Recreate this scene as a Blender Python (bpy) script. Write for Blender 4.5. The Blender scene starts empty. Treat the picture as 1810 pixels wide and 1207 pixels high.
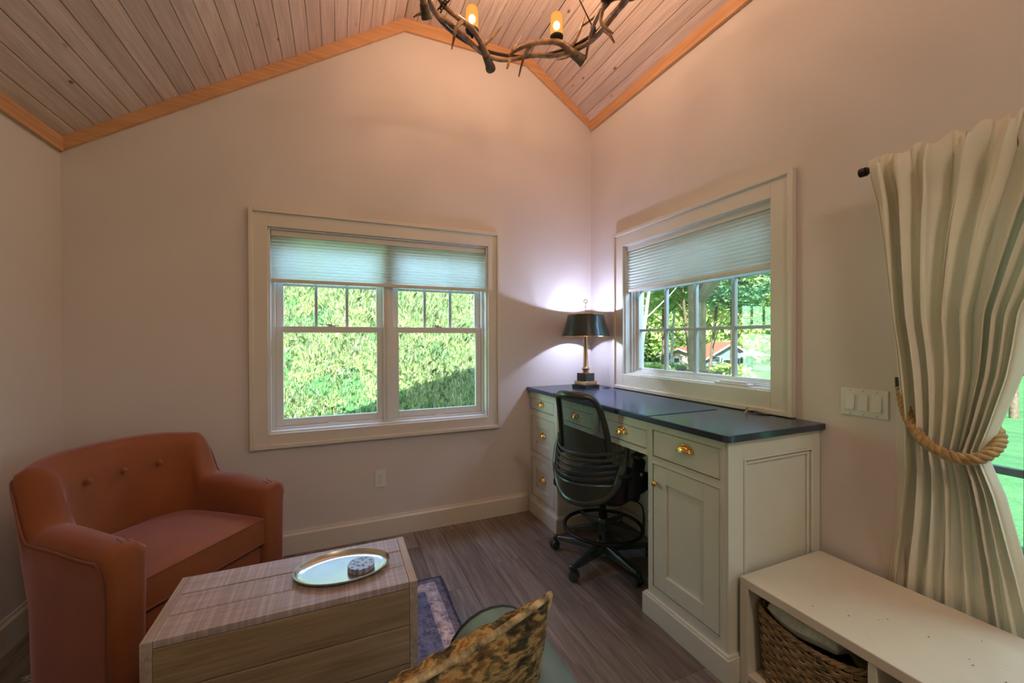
import bpy, math, random
import numpy as np
from mathutils import Vector, Matrix
random.seed(7)
sc = bpy.context.scene
col = sc.collection
PI = math.pi

# ------------------------------------------------------------------ camera
YAW, PITCH, ROLL, FPX = 0.403939, -0.005350, -0.002992, 722.325948
CAM = Vector((-1.965090, -2.900369, 1.34))
fw = Vector((math.sin(YAW) * math.cos(PITCH), math.cos(YAW) * math.cos(PITCH), math.sin(PITCH)))
rt0 = Vector((math.cos(YAW), -math.sin(YAW), 0))
up0 = rt0.cross(fw)
rt = rt0 * math.cos(ROLL) + up0 * math.sin(ROLL)
up = up0 * math.cos(ROLL) - rt0 * math.sin(ROLL)
cd = bpy.data.cameras.new('camera')
cd.sensor_fit = 'HORIZONTAL'
cd.sensor_width = 36.0
cd.lens = FPX / 1810 * 36.0
cd.clip_start = 0.02
cd.clip_end = 400
cam = bpy.data.objects.new('camera', cd)
col.objects.link(cam)
m3 = Matrix((rt, up, -fw)).transposed()
cam.matrix_world = Matrix.Translation(CAM) @ m3.to_4x4()
sc.camera = cam

# ------------------------------------------------------------------ world, sun, exposure
w = bpy.data.worlds.new('world')
sc.world = w
w.use_nodes = True
nt = w.node_tree
nt.nodes.clear()
wo = nt.nodes.new('ShaderNodeOutputWorld')
bg = nt.nodes.new('ShaderNodeBackground')
sky = nt.nodes.new('ShaderNodeTexSky')
sky.sky_type = 'NISHITA'
sky.sun_disc = False
sky.sun_elevation = math.radians(46)
sky.sun_rotation = math.radians(223)
sky.air_density = 1.0
sky.dust_density = 1.5
sky.ozone_density = 1.2
bg.inputs['Strength'].default_value = 0.42
nt.links.new(sky.outputs[0], bg.inputs[0])
nt.links.new(bg.outputs[0], wo.inputs[0])

def light(name, kind, energy, color, loc, direction=None, **kw):
    d = bpy.data.lights.new(name, kind)
    d.energy = energy
    d.color = color
    for k, v in kw.items():
        setattr(d, k, v)
    o = bpy.data.objects.new(name, d)
    o.location = loc
    if direction is not None:
        o.rotation_euler = Vector(direction).to_track_quat('-Z', 'Y').to_euler()
    col.objects.link(o)
    return o

light('sun', 'SUN', 13, (1.0, 0.93, 0.80), (-10, -6, 12), (0.52, 0.55, -0.66), angle=0.01)
# area lamps added unseen beyond the openings, boosting daylight and bank bounce
light('fill_door', 'AREA', 22, (0.78, 1.0, 0.76), (0.62, -3.0, 2.38), (-1, 0.05, -0.95), shape='RECTANGLE', size=1.7, size_y=0.35)
light('fill_side_window', 'AREA', 26, (0.42, 0.62, 1.0), (0.42, -1.0, 2.12), (-1, -0.1, -0.85), shape='RECTANGLE', size=1.0, size_y=0.30)
light('fill_gable_window', 'AREA', 36, (0.46, 0.60, 1.0), (-1.64, 0.50, 2.20), (0, -1, -0.85), shape='RECTANGLE', size=1.4, size_y=0.35)
light('fill_bank_bounce', 'AREA', 34, (0.55, 1.0, 0.62), (-3.35, 0.90, 1.30), (0.84, -0.60, 0.0), shape='RECTANGLE', size=0.8, size_y=1.1)
# fill light added behind the camera, no fixture known there
light('rear_fill_light', 'AREA', 22, (1.0, 0.80, 0.64), (-1.3, -4.3, 3.35), (0.0, 0.15, -1), shape='DISK', size=0.5)
vs = sc.view_settings
sc.display_settings.display_device = 'sRGB'
vs.view_transform = 'Standard'
vs.look = 'None'
vs.gamma = 1.0
vs.use_curve_mapping = False
vs.exposure = 0.32
try:
    sc.cycles.max_bounces = 8
    sc.cycles.diffuse_bounces = 4
    sc.cycles.transparent_max_bounces = 12
    sc.cycles.sample_clamp_indirect = 4.0
    sc.cycles.caustics_reflective = False
    sc.cycles.caustics_refractive = False
    sc.cycles.use_denoising = True
except Exception:
    pass

# ------------------------------------------------------------------ materials
def newmat(name):
    m = bpy.data.materials.new(name)
    m.use_nodes = True
    nt = m.node_tree
    b = nt.nodes['Principled BSDF']
    return m, nt, b

def N(nt, t, **kw):
    n = nt.nodes.new(t)
    for k, v in kw.items():
        if hasattr(n, k) and not k.startswith('i_'):
            setattr(n, k, v)
    return n

def ramp(nt, stops, fac=None, interp='LINEAR'):
    r = nt.nodes.new('ShaderNodeValToRGB')
    r.color_ramp.interpolation = interp
    el = r.color_ramp.elements
    while len(el) < len(stops):
        el.new(0.5)
    for e, (p, c) in zip(el, stops):
        e.position = p
        e.color = (c[0], c[1], c[2], 1)
    if fac is not None:
        nt.links.new(fac, r.inputs[0])
    return r

def coords(nt, scale=(1, 1, 1), rnd=False, kind='Object'):
    tc = nt.nodes.new('ShaderNodeTexCoord')
    mp = nt.nodes.new('ShaderNodeMapping')
    mp.inputs['Scale'].default_value = scale
    if rnd:
        oi = nt.nodes.new('ShaderNodeObjectInfo')
        vm = nt.nodes.new('ShaderNodeVectorMath'); vm.operation = 'SCALE'
        cb = nt.nodes.new('ShaderNodeCombineXYZ')
        for i in range(3):
            nt.links.new(oi.outputs['Random'], cb.inputs[i])
        nt.links.new(cb.outputs[0], vm.inputs[0])
        vm.inputs['Scale'].default_value = 37.0
        va = nt.nodes.new('ShaderNodeVectorMath'); va.operation = 'ADD'
        nt.links.new(tc.outputs[kind], va.inputs[0])
        nt.links.new(vm.outputs[0], va.inputs[1])
        nt.links.new(va.outputs[0], mp.inputs['Vector'])
    else:
        nt.links.new(tc.outputs[kind], mp.inputs['Vector'])
    return mp.outputs[0]

def noise(nt, vec, scale, detail=4, rough=0.55, dist=0.0):
    n = nt.nodes.new('ShaderNodeTexNoise')
    n.inputs['Scale'].default_value = scale
    n.inputs['Detail'].default_value = detail
    n.inputs['Roughness'].default_value = rough
    n.inputs['Distortion'].default_value = dist
    nt.links.new(vec, n.inputs['Vector'])
    return n.outputs['Fac']

def mixc(nt, fac, a, b, mode='MIX'):
    m = nt.nodes.new('ShaderNodeMix')
    m.data_type = 'RGBA'
    m.blend_type = mode
    for sock, v in ((m.inputs[0], fac), (m.inputs[6], a), (m.inputs[7], b)):
        if isinstance(v, (int, float)):
            sock.default_value = v
        elif isinstance(v, (tuple, list)):
            sock.default_value = (v[0], v[1], v[2], 1)
        else:
            nt.links.new(v, sock)
    return m.outputs[2]

def bump(nt, b, h, strength=0.3, dist=0.002):
    n = nt.nodes.new('ShaderNodeBump')
    n.inputs['Strength'].default_value = strength
    n.inputs['Distance'].default_value = dist
    nt.links.new(h, n.inputs['Height'])
    nt.links.new(n.outputs[0], b.inputs['Normal'])

def plain(name, c, rough=0.5, metal=0.0, var=0.08, scale=12, bmp=0.0, sheen=0.0, spec=0.5, coat=0.0):
    m, nt, b = newmat(name)
    v = coords(nt)
    f = noise(nt, v, scale)
    lo = tuple(max(0, x * (1 - var)) for x in c)
    hi = tuple(min(1, x * (1 + var)) for x in c)
    r = ramp(nt, [(0.3, lo), (0.7, hi)], f)
    nt.links.new(r.outputs[0], b.inputs['Base Color'])
    b.inputs['Roughness'].default_value = rough
    b.inputs['Metallic'].default_value = metal
    b.inputs['Specular IOR Level'].default_value = spec
    b.inputs['Sheen Weight'].default_value = sheen
    b.inputs['Coat Weight'].default_value = coat
    if bmp:
        f2 = noise(nt, v, scale * 8, 3)
        bump(nt, b, f2, bmp, 0.001)
    return m

def wood(name, dark, light_, axis=1, knots=0.0, rough=0.55, saw=0.0, grain=1.0, pinkvar=0.12, saw_axis=0):
    m, nt, b = newmat(name)
    s = [14.0, 14.0, 14.0]
    s[axis] = 0.9
    v = coords(nt, tuple(s), rnd=True)
    f = noise(nt, v, 2.2 * grain, 6, 0.6, 0.6)
    r = ramp(nt, [(0.28, dark), (0.72, light_)], f)
    s2 = [60.0, 60.0, 60.0]
    s2[axis] = 2.0
    v2 = coords(nt, tuple(s2), rnd=True)
    f2 = noise(nt, v2, 2.0, 3)
    r2 = ramp(nt, [(0.35, (0.72, 0.68, 0.62)), (0.6, (1, 1, 1))], f2)
    c = mixc(nt, 0.55, r.outputs[0], r2.outputs[0], 'MULTIPLY')
    oi = nt.nodes.new('ShaderNodeObjectInfo')
    r3 = ramp(nt, [(0.0, (1 - pinkvar, 1 - pinkvar * 1.15, 1 - pinkvar * 1.3)), (1.0, (1 + pinkvar * .5, 1 + pinkvar * .4, 1 + pinkvar * .3))], oi.outputs['Random'])
    c = mixc(nt, 1.0, c, r3.outputs[0], 'MULTIPLY')
    if knots:
        s3 = [5.5, 5.5, 5.5]
        s3[axis] = 2.6
        s3[2] = 0.02
        v3 = coords(nt, tuple(s3), rnd=True)
        vo = nt.nodes.new('ShaderNodeTexVoronoi')
        vo.inputs['Scale'].default_value = knots
        nt.links.new(v3, vo.inputs['Vector'])
        r4 = ramp(nt, [(0.0, (0.42, 0.30, 0.22)), (0.025, (0.20, 0.14, 0.11)), (0.045, (0.26, 0.19, 0.15)), (0.055, (0.72, 0.62, 0.54)), (0.10, (1, 1, 1))], vo.outputs['Distance'])
        c = mixc(nt, 1.0, c, r4.outputs[0], 'MULTIPLY')
    if saw:
        s4 = [0.6, 0.6, 0.6]
        s4[saw_axis] = 95.0
        v4 = coords(nt, tuple(s4), rnd=True)
        f4 = noise(nt, v4, 1.0, 2)
        r5 = ramp(nt, [(0.48, (0.9, 0.88, 0.86)), (0.62, (1.35, 1.38, 1.45))], f4)
        c = mixc(nt, saw, c, r5.outputs[0], 'MULTIPLY')
    nt.links.new(c, b.inputs['Base Color'])
    b.inputs['Roughness'].default_value = rough
    bump(nt, b, f2, 0.25, 0.001)
    return m

M = {}
M['wall'] = plain('wall_paint', (0.70, 0.637, 0.588), 0.85, var=0.025, scale=2.2, bmp=0.05)
M['trimpaint'] = plain('trim_paint', (0.72, 0.66, 0.56), 0.42, var=0.02, scale=4)
M['cabinet'] = plain('cabinet_paint', (0.70, 0.70, 0.60), 0.4, var=0.03, scale=5)
M['cabinet_dark'] = plain('cabinet_joint', (0.10, 0.08, 0.06), 0.7)
M['benchpaint'] = plain('bench_paint', (0.74, 0.68, 0.57), 0.45, var=0.04, scale=6)
M['sashwhite'] = plain('window_vinyl', (0.74, 0.73, 0.69), 0.35, var=0.02, scale=4)
M['muntin'] = plain('muntin_paint', (0.45, 0.47, 0.47), 0.4, var=0.02)
M['pine'] = wood('whitewashed_pine', (0.62, 0.475, 0.385), (0.80, 0.65, 0.545), 1, knots=1.5, rough=0.6, pinkvar=0.14)
M['pinetrim'] = wood('clear_pine', (0.60, 0.30, 0.13), (0.74, 0.42, 0.20), 0, rough=0.5, pinkvar=0.05)
M['pinetrim_y'] = wood('clear_pine_side', (0.60, 0.30, 0.13), (0.74, 0.42, 0.20), 1, rough=0.5, pinkvar=0.05)
M['floorplank'] = wood('grey_oak_plank', (0.105, 0.086, 0.076), (0.32, 0.265, 0.23), 1, rough=0.30, pinkvar=0.30, grain=1.4)
M['tabletop'] = wood('table_board_lit_top', (0.46, 0.36, 0.32), (0.56, 0.46, 0.42), 0, rough=0.45, saw=0.6, pinkvar=0.08, saw_axis=0)  # paler and bluer than the front, mostly window light put into the colour
M['tablefront'] = wood('table_board_shaded_front', (0.30, 0.20, 0.10), (0.50, 0.36, 0.20), 0, rough=0.65, pinkvar=0.15, grain=1.3)  # browner than the top, mostly its shade put into the colour
M['tableend'] = wood('table_end_board', (0.40, 0.30, 0.22), (0.58, 0.46, 0.35), 1, rough=0.6, pinkvar=0.05)
M['brass'] = plain('brass', (0.83, 0.55, 0.18), 0.22, 1.0, var=0.05)
M['bronze'] = plain('antique_brass', (0.62, 0.40, 0.24), 0.25, 1.0, var=0.08)
M['blackmetal'] = plain('black_metal', (0.018, 0.016, 0.015), 0.4, 0.6)
M['iron'] = plain('dark_iron', (0.03, 0.022, 0.017), 0.45, 0.7)
M['blackplastic'] = plain('black_plastic', (0.022, 0.034, 0.028), 0.30, var=0.15, spec=0.8)
M['blackfabric'] = plain('black_fabric', (0.010, 0.010, 0.010), 0.9, bmp=0.3, scale=40)
M['whiteplastic'] = plain('white_plastic', (0.78, 0.77, 0.72), 0.3, var=0.01)
M['slot'] = plain('dark_slot', (0.02, 0.02, 0.02), 0.7)
M['slate'] = plain('soapstone_top', (0.028, 0.032, 0.042), 0.27, var=0.35, scale=7, spec=0.8)
M['deskmat'] = plain('desk_mat', (0.022, 0.032, 0.060), 0.22, var=0.1, spec=0.9)
for k_, ior_, tint_ in (('slate', 2.3, (.36, .58, 1)), ('deskmat', 3.0, (.28, .52, 1))):
    b_ = M[k_].node_tree.nodes['Principled BSDF']
    b_.inputs['IOR'].default_value = ior_
    b_.inputs['Specular IOR Level'].default_value = 0.5
    b_.inputs['Roughness'].default_value = 0.2
    b_.inputs['Specular Tint'].default_value = (*tint_, 1)  # tints reflections blue, imitating the window's blue patch on the desk
M['marble'] = plain('black_marble', (0.02, 0.02, 0.02), 0.08, var=0.3, coat=0.6)
M['shadegreen'] = plain('painted_metal_shade', (0.022, 0.033, 0.028), 0.3, var=0.1, coat=0.4)
M['shadeinner'] = plain('shade_lining', (0.85, 0.82, 0.78), 0.5, var=0.02)
M['teal'] = plain('teal_leather', (0.165, 0.235, 0.225), 0.38, var=0.10, scale=9, bmp=0.12)
M['tealpipe'] = plain('dark_piping', (0.02, 0.022, 0.02), 0.5)
M['rope'] = plain('manila_rope', (0.42, 0.27, 0.12), 0.85, var=0.3, scale=60, bmp=0.4)
M['tray'] = plain('silver_tray', (0.70, 0.69, 0.60), 0.2, 0.9, var=0.05)
M['cork'] = plain('cork', (0.50, 0.34, 0.18), 0.8, var=0.25, scale=90)
M['wicker'] = plain('wicker', (0.30, 0.19, 0.085), 0.6, var=0.5, scale=35)
M['knit'] = plain('cream_knit', (0.62, 0.60, 0.50), 0.9, var=0.12, scale=30, bmp=0.4, sheen=0.3)
M['darkcloth'] = plain('dark_cloth', (0.03, 0.025, 0.02), 0.9, bmp=0.3)
M['olivecloth'] = plain('olive_cloth', (0.22, 0.20, 0.08), 0.9, var=0.3, bmp=0.3)
M['burr'] = plain('antler_base', (0.085, 0.062, 0.03), 0.65, var=0.6, scale=50, bmp=0.8)
M['bark'] = plain('bark', (0.16, 0.12, 0.09), 0.9, var=0.4, scale=8, bmp=0.5)
M['birch'] = plain('birch_bark', (0.62, 0.60, 0.58), 0.8, var=0.35, scale=6, bmp=0.3)
M['post'] = plain('weathered_timber', (0.36, 0.28, 0.18), 0.8, var=0.25, scale=8, bmp=0.4)
M['porchroof'] = plain('porch_boards', (0.45, 0.36, 0.26), 0.8)
M['siding'] = plain('blue_grey_siding', (0.17, 0.24, 0.27), 0.8)
M['sidinglight'] = plain('tan_siding', (0.42, 0.38, 0.32), 0.8)
M['redroof'] = plain('red_metal_roof', (0.55, 0.11, 0.09), 0.5)
M['extwhite'] = plain('white_exterior_paint', (0.8, 0.8, 0.78), 0.6)
M['darkpane'] = plain('dark_window_glass', (0.05, 0.08, 0.10), 0.1)
M['stone'] = plain('bank_stone', (0.30, 0.30, 0.30), 0.9, var=0.4, scale=3, bmp=0.6)
M['canvas'] = plain('umbrella_canvas', (0.8, 0.8, 0.78), 0.8)
M['shingle'] = plain('roof_shingle', (0.12, 0.11, 0.10), 0.9)
M['slab'] = plain('porch_slab', (0.40, 0.38, 0.34), 0.85, var=0.15, scale=4)

def fabric_rust():
    m, nt, b = newmat('rust_upholstery')
    v = coords(nt)
    f = noise(nt, v, 5, 4)
    r = ramp(nt, [(0.3, (0.235, 0.062, 0.011)), (0.7, (0.29, 0.082, 0.016))], f)
    nt.links.new(r.outputs[0], b.inputs['Base Color'])
    b.inputs['Roughness'].default_value = 0.85
    b.inputs['Sheen Weight'].default_value = 0.5
    b.inputs['Sheen Roughness'].default_value = 0.4
    b.inputs['Sheen Tint'].default_value = (1, 0.65, 0.80, 1)  # purplish window light put into the sheen tint
    bump(nt, b, noise(nt, v, 420, 2), 0.35, 0.001)
    return m
M['rust'] = fabric_rust()
M['rustpipe'] = plain('rust_piping', (0.22, 0.06, 0.025), 0.8, var=0.1, sheen=0.2)

def antler_mat():
    m, nt, b = newmat('antler')
    v = coords(nt)
    f = noise(nt, v, 14, 5, 0.6, 0.4)
    r = ramp(nt, [(0.28, (0.05, 0.028, 0.012)), (0.5, (0.20, 0.11, 0.045)), (0.75, (0.50, 0.31, 0.15))], f)
    nt.links.new(r.outputs[0], b.inputs['Base Color'])
    b.inputs['Roughness'].default_value = 0.38
    bump(nt, b, noise(nt, v, 60, 3), 0.3, 0.002)
    return m
M['antler'] = antler_mat()

def curtain_mat():
    m, nt, b = newmat('linen_curtain')
    v = coords(nt, (260, 260, 260))
    f = noise(nt, v, 1.5, 2)
    r = ramp(nt, [(0.3, (0.80, 0.745, 0.60)), (0.7, (0.89, 0.84, 0.70))], f)
    b.inputs['Roughness'].default_value = 0.9
    nt.links.new(r.outputs[0], b.inputs['Base Color'])
    bump(nt, b, f, 0.2, 0.001)
    tr = nt.nodes.new('ShaderNodeBsdfTranslucent')
    nt.links.new(r.outputs[0], tr.inputs[0])
    mx = nt.nodes.new('ShaderNodeMixShader'); mx.inputs[0].default_value = 0.05
    nt.links.new(b.outputs[0], mx.inputs[1]); nt.links.new(tr.outputs[0], mx.inputs[2])
    nt.links.new(mx.outputs[0], nt.nodes['Material Output'].inputs[0])
    return m
M['curtain'] = curtain_mat()

def shade_fabric(name, fac, c):
    m, nt, b = newmat(name)
    v = coords(nt, (3, 3, 200))
    f = noise(nt, v, 2, 2)
    r = ramp(nt, [(0.3, tuple(x * .96 for x in c)), (0.7, c)], f)
    nt.links.new(r.outputs[0], b.inputs['Base Color'])
    b.inputs['Roughness'].default_value = 0.9
    tr = nt.nodes.new('ShaderNodeBsdfTranslucent')
    tr.inputs[0].default_value = (0.86, 0.95, 0.88, 1)
    mx = nt.nodes.new('ShaderNodeMixShader'); mx.inputs[0].default_value = fac
    nt.links.new(b.outputs[0], mx.inputs[1]); nt.links.new(tr.outputs[0], mx.inputs[2])
    nt.links.new(mx.outputs[0], nt.nodes['Material Output'].inputs[0])
    return m
M['shade_fabric'] = shade_fabric('cellular_shade_fabric', 0.5, (0.72, 0.78, 0.76))
M['shade_fabric_desk'] = shade_fabric('porch_dimmed_shade_fabric', 0.22, (0.74, 0.76, 0.70))  # same fabric passing less light, imitating the porch shade

def glass_mat(name, tint, glossfac=1.0):
    m, nt, b = newmat(name)
    tr = nt.nodes.new('ShaderNodeBsdfTransparent'); tr.inputs[0].default_value = (*tint, 1)
    gl = nt.nodes.new('ShaderNodeBsdfGlossy'); gl.inputs['Roughness'].default_value = 0.0
    fr = nt.nodes.new('ShaderNodeLayerWeight'); fr.inputs[0].default_value = 0.5
    pw = nt.nodes.new('ShaderNodeMath'); pw.operation = 'POWER'; pw.inputs[1].default_value = 5.0
    ma = nt.nodes.new('ShaderNodeMath'); ma.operation = 'MULTIPLY_ADD'; ma.inputs[1].default_value = 0.93; ma.inputs[2].default_value = 0.035
    nt.links.new(fr.outputs['Facing'], pw.inputs[0]); nt.links.new(pw.outputs[0], ma.inputs[0])
    mx = nt.nodes.new('ShaderNodeMixShader')
    nt.links.new(ma.outputs[0], mx.inputs[0]); nt.links.new(tr.outputs[0], mx.inputs[1]); nt.links.new(gl.outputs[0], mx.inputs[2])
    nt.links.new(mx.outputs[0], nt.nodes['Material Output'].inputs[0])
    return m
M['glass'] = glass_mat('window_glass', (0.94, 0.98, 0.97))

def amber_glass():
    m, nt, b = newmat('lit_amber_glass')
    lw = nt.nodes.new('ShaderNodeLayerWeight'); lw.inputs[0].default_value = 0.35
    tc = nt.nodes.new('ShaderNodeTexCoord')
    r = ramp(nt, [(0.0, (1.0, 0.50, 0.12)), (1.0, (1.0, 0.36, 0.04))], lw.outputs['Facing'])
    tr = nt.nodes.new('ShaderNodeBsdfTransparent')
    tr.inputs[0].default_value = (1.0, 0.80, 0.5, 1)
    em = nt.nodes.new('ShaderNodeEmission'); em.inputs[1].default_value = 0.85
    nt.links.new(r.outputs[0], em.inputs[0])
    mx = nt.nodes.new('ShaderNodeMixShader'); mx.inputs[0].default_value = 0.72
    nt.links.new(tr.outputs[0], mx.inputs[1]); nt.links.new(em.outputs[0], mx.inputs[2])
    nt.links.new(mx.outputs[0], nt.nodes['Material Output'].inputs[0])
    return m
M['amber'] = amber_glass()

def emit(name, c, s):
    m, nt, b = newmat(name)
    b.inputs['Base Color'].default_value = (0.8, 0.8, 0.8, 1)
    b.inputs['Emission Color'].default_value = (*c, 1)
    b.inputs['Emission Strength'].default_value = s
    return m
M['bulb'] = emit('warm_bulb', (1.0, 0.75, 0.42), 12)
M['coolbulb'] = emit('white_bulb', (0.9, 0.92, 1.0), 12)

def meshfab():
    m, nt, b = newmat('black_mesh_fabric')
    v = coords(nt, (1, 1, 1))
    b.inputs['Base Color'].default_value = (0.02, 0.03, 0.025, 1)
    b.inputs['Roughness'].default_value = 0.6
    tr = nt.nodes.new('ShaderNodeBsdfTransparent')
    ck = nt.nodes.new('ShaderNodeTexNoise'); ck.inputs['Scale'].default_value = 350
    nt.links.new(v, ck.inputs['Vector'])
    r = ramp(nt, [(0.3, (0.12,) * 3), (0.7, (0.42,) * 3)], ck.outputs['Fac'])
    mx = nt.nodes.new('ShaderNodeMixShader')
    nt.links.new(r.outputs[0], mx.inputs[0])
    nt.links.new(b.outputs[0], mx.inputs[1]); nt.links.new(tr.outputs[0], mx.inputs[2])
    nt.links.new(mx.outputs[0], nt.nodes['Material Output'].inputs[0])
    return m
M['mesh'] = meshfab()

def leafmat(name, stops, trans=0.35):
    m, nt, b = newmat(name)
    g = nt.nodes.new('ShaderNodeNewGeometry')
    r = ramp(nt, stops, g.outputs['Random Per Island'])
    nt.links.new(r.outputs[0], b.inputs['Base Color'])
    b.inputs['Roughness'].default_value = 0.6
    tr = nt.nodes.new('ShaderNodeBsdfTranslucent')
    nt.links.new(r.outputs[0], tr.inputs[0])
    mx = nt.nodes.new('ShaderNodeMixShader'); mx.inputs[0].default_value = trans
    nt.links.new(b.outputs[0], mx.inputs[1]); nt.links.new(tr.outputs[0], mx.inputs[2])
    nt.links.new(mx.outputs[0], nt.nodes['Material Output'].inputs[0])
    return m
M['leaf'] = leafmat('tree_leaf', [(0.0, (0.26, 0.44, 0.18)), (0.4, (0.42, 0.62, 0.22)), (0.75, (0.60, 0.74, 0.32)), (1.0, (0.84, 0.78, 0.42))], 0.45)
M['leafdark'] = leafmat('shrub_leaf', [(0.0, (0.10, 0.24, 0.14)), (0.6, (0.18, 0.40, 0.22)), (1.0, (0.34, 0.52, 0.30))], 0.3)
M['grassblade'] = leafmat('grass_blade', [(0.0, (0.14, 0.30, 0.13)), (0.3, (0.32, 0.52, 0.18)), (0.6, (0.50, 0.64, 0.30)), (0.8, (0.64, 0.66, 0.42)), (0.92, (0.58, 0.50, 0.46)), (0.97, (0.90, 0.85, 0.92)), (1.0, (0.95, 0.95, 0.95))], 0.3)

def ground_mat(name, a, bb, sc_=3.0):
    m, nt, b = newmat(name)
    v = coords(nt)
    f = noise(nt, v, sc_, 8, 0.7)
    f2 = noise(nt, v, sc_ * 14, 4, 0.7)
    r = ramp(nt, [(0.3, a), (0.7, bb)], f)
    r2 = ramp(nt, [(0.3, (0.7, 0.7, 0.7)), (0.7, (1.2, 1.2, 1.2))], f2)
    c = mixc(nt, 1.0, r.outputs[0], r2.outputs[0], 'MULTIPLY')
    nt.links.new(c, b.inputs['Base Color'])
    b.inputs['Roughness'].default_value = 0.95
    bump(nt, b, f2, 0.6, 0.03)
    return m
M['hill'] = ground_mat('hill_soil', (0.22, 0.30, 0.10), (0.38, 0.44, 0.20))
M['lawn'] = ground_mat('lawn_grass', (0.035, 0.17, 0.06), (0.09, 0.28, 0.10), 1.2)

def water():
    m, nt, b = newmat('pond_water')
    b.inputs['Base Color'].default_value = (0.10, 0.14, 0.08, 1)
    b.inputs['Roughness'].default_value = 0.08
    bump(nt, b, noise(nt, coords(nt), 3.0, 3), 0.15, 0.05)
    return m
M['water'] = water()

def rugmat(x0, x1, y0, y1):
    m, nt, b = newmat('woven_rug')
    tc = nt.nodes.new('ShaderNodeTexCoord')
    sp = nt.nodes.new('ShaderNodeSeparateXYZ')
    nt.links.new(tc.outputs['Object'], sp.inputs[0])
    def math2(op, a, b_):
        n = nt.nodes.new('ShaderNodeMath'); n.operation = op
        for i, v in enumerate((a, b_)):
            if isinstance(v, (int, float)): n.inputs[i].default_value = v
            else: nt.links.new(v, n.inputs[i])
        return n.outputs[0]
    dx = math2('MINIMUM', math2('SUBTRACT', sp.outputs[0], x0), math2('SUBTRACT', x1, sp.outputs[0]))
    dy = math2('MINIMUM', math2('SUBTRACT', sp.outputs[1], y0), math2('SUBTRACT', y1, sp.outputs[1]))
    d = math2('MULTIPLY', math2('MINIMUM', dx, dy), 2.5)
    r = ramp(nt, [(0.0, (0.045, 0.05, 0.07)), (0.035, (0.17, 0.14, 0.16)), (0.11, (0.42, 0.35, 0.33)), (0.16, (0.50, 0.43, 0.38)), (0.25, (0.40, 0.34, 0.33)), (0.28, (0.13, 0.14, 0.20))], d, 'CONSTANT')
    v = coords(nt)
    f = noise(nt, v, 34, 5, 0.7)
    r2 = ramp(nt, [(0.38, (0.45, 0.42, 0.5)), (0.5, (0.95, 0.95, 0.95)), (0.66, (1.35, 1.3, 1.25))], f)
    c = mixc(nt, 1.0, r.outputs[0], r2.outputs[0], 'MULTIPLY')
    f3 = noise(nt, v, 3.2, 4)
    r3 = ramp(nt, [(0.35, (0.8, 0.8, 0.95)), (0.7, (1.5, 1.25, 1.1))], f3)
    c = mixc(nt, 0.7, c, r3.outputs[0], 'MULTIPLY')
    nt.links.new(c, b.inputs['Base Color'])
    b.inputs['Roughness'].default_value = 0.95
    bump(nt, b, noise(nt, v, 260, 2), 0.6, 0.003)
    return m

def pillowmat(name, rear):
    m, nt, b = newmat(name)
    v = coords(nt, (26, 26, 90))
    v2 = coords(nt, (10, 10, 22))
    f = noise(nt, v, 1.0, 5, 0.65, 0.3)
    f1 = noise(nt, v2, 1.6, 4, 0.6, 0.9)
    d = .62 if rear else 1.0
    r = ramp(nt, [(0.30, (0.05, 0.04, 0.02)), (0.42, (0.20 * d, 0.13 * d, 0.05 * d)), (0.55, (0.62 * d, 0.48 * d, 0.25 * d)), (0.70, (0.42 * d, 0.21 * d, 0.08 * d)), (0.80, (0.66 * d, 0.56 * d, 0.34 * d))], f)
    r1 = ramp(nt, [(0.39, (0.04, 0.05, 0.04)), (0.45, (0.35, 0.36, 0.16)), (0.50, (1.0, 0.9, 0.66)), (0.56, (1.0, 0.82, 0.5)), (0.63, (0.55, 0.30, 0.12)), (0.70, (0.3, 0.30, 0.12))], f1)
    c = mixc(nt, 0.9, r.outputs[0], r1.outputs[0], 'MULTIPLY')
    nt.links.new(c, b.inputs['Base Color'])
    b.inputs['Roughness'].default_value = 0.9
    bump(nt, b, noise(nt, coords(nt, (260, 260, 60)), 1, 2), 0.5, 0.002)
    return m
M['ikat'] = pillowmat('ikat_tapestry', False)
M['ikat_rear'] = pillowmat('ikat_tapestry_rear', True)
M['welt'] = plain('tan_welt', (0.40, 0.31, 0.16), 0.9, var=0.9, scale=40)

def coastermat():
    m, nt, b = newmat('blue_and_white_print')
    v = coords(nt)
    vo = nt.nodes.new('ShaderNodeTexVoronoi'); vo.inputs['Scale'].default_value = 62
    nt.links.new(v, vo.inputs['Vector'])
    r = ramp(nt, [(0.0, (0.04, 0.10, 0.40)), (0.28, (0.06, 0.17, 0.52)), (0.38, (0.40, 0.55, 0.85)), (0.6, (0.62, 0.72, 0.9))], vo.outputs['Distance'])
    nt.links.new(r.outputs[0], b.inputs['Base Color'])
    b.inputs['Roughness'].default_value = 0.25
    return m
M['coaster'] = coastermat()

# ------------------------------------------------------------------ mesh helpers
ORG = {}

def tag(o, label=None, cat=None, group=None, kind=None):
    if label: o['label'] = label
    if cat: o['category'] = cat
    if group: o['group'] = group
    if kind: o['kind'] = kind
    return o

def thing(name, label, cat, loc, group=None, rot=0.0, kind=None):
    o = bpy.data.objects.new(name, None)
    o.empty_display_size = 0.05
    o.location = loc
    o.rotation_euler = (0, 0, rot)
    col.objects.link(o)
    ORG[o.name] = Vector(loc) if not rot else Vector((0, 0, 0))
    return tag(o, label, cat, group, kind)

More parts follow.
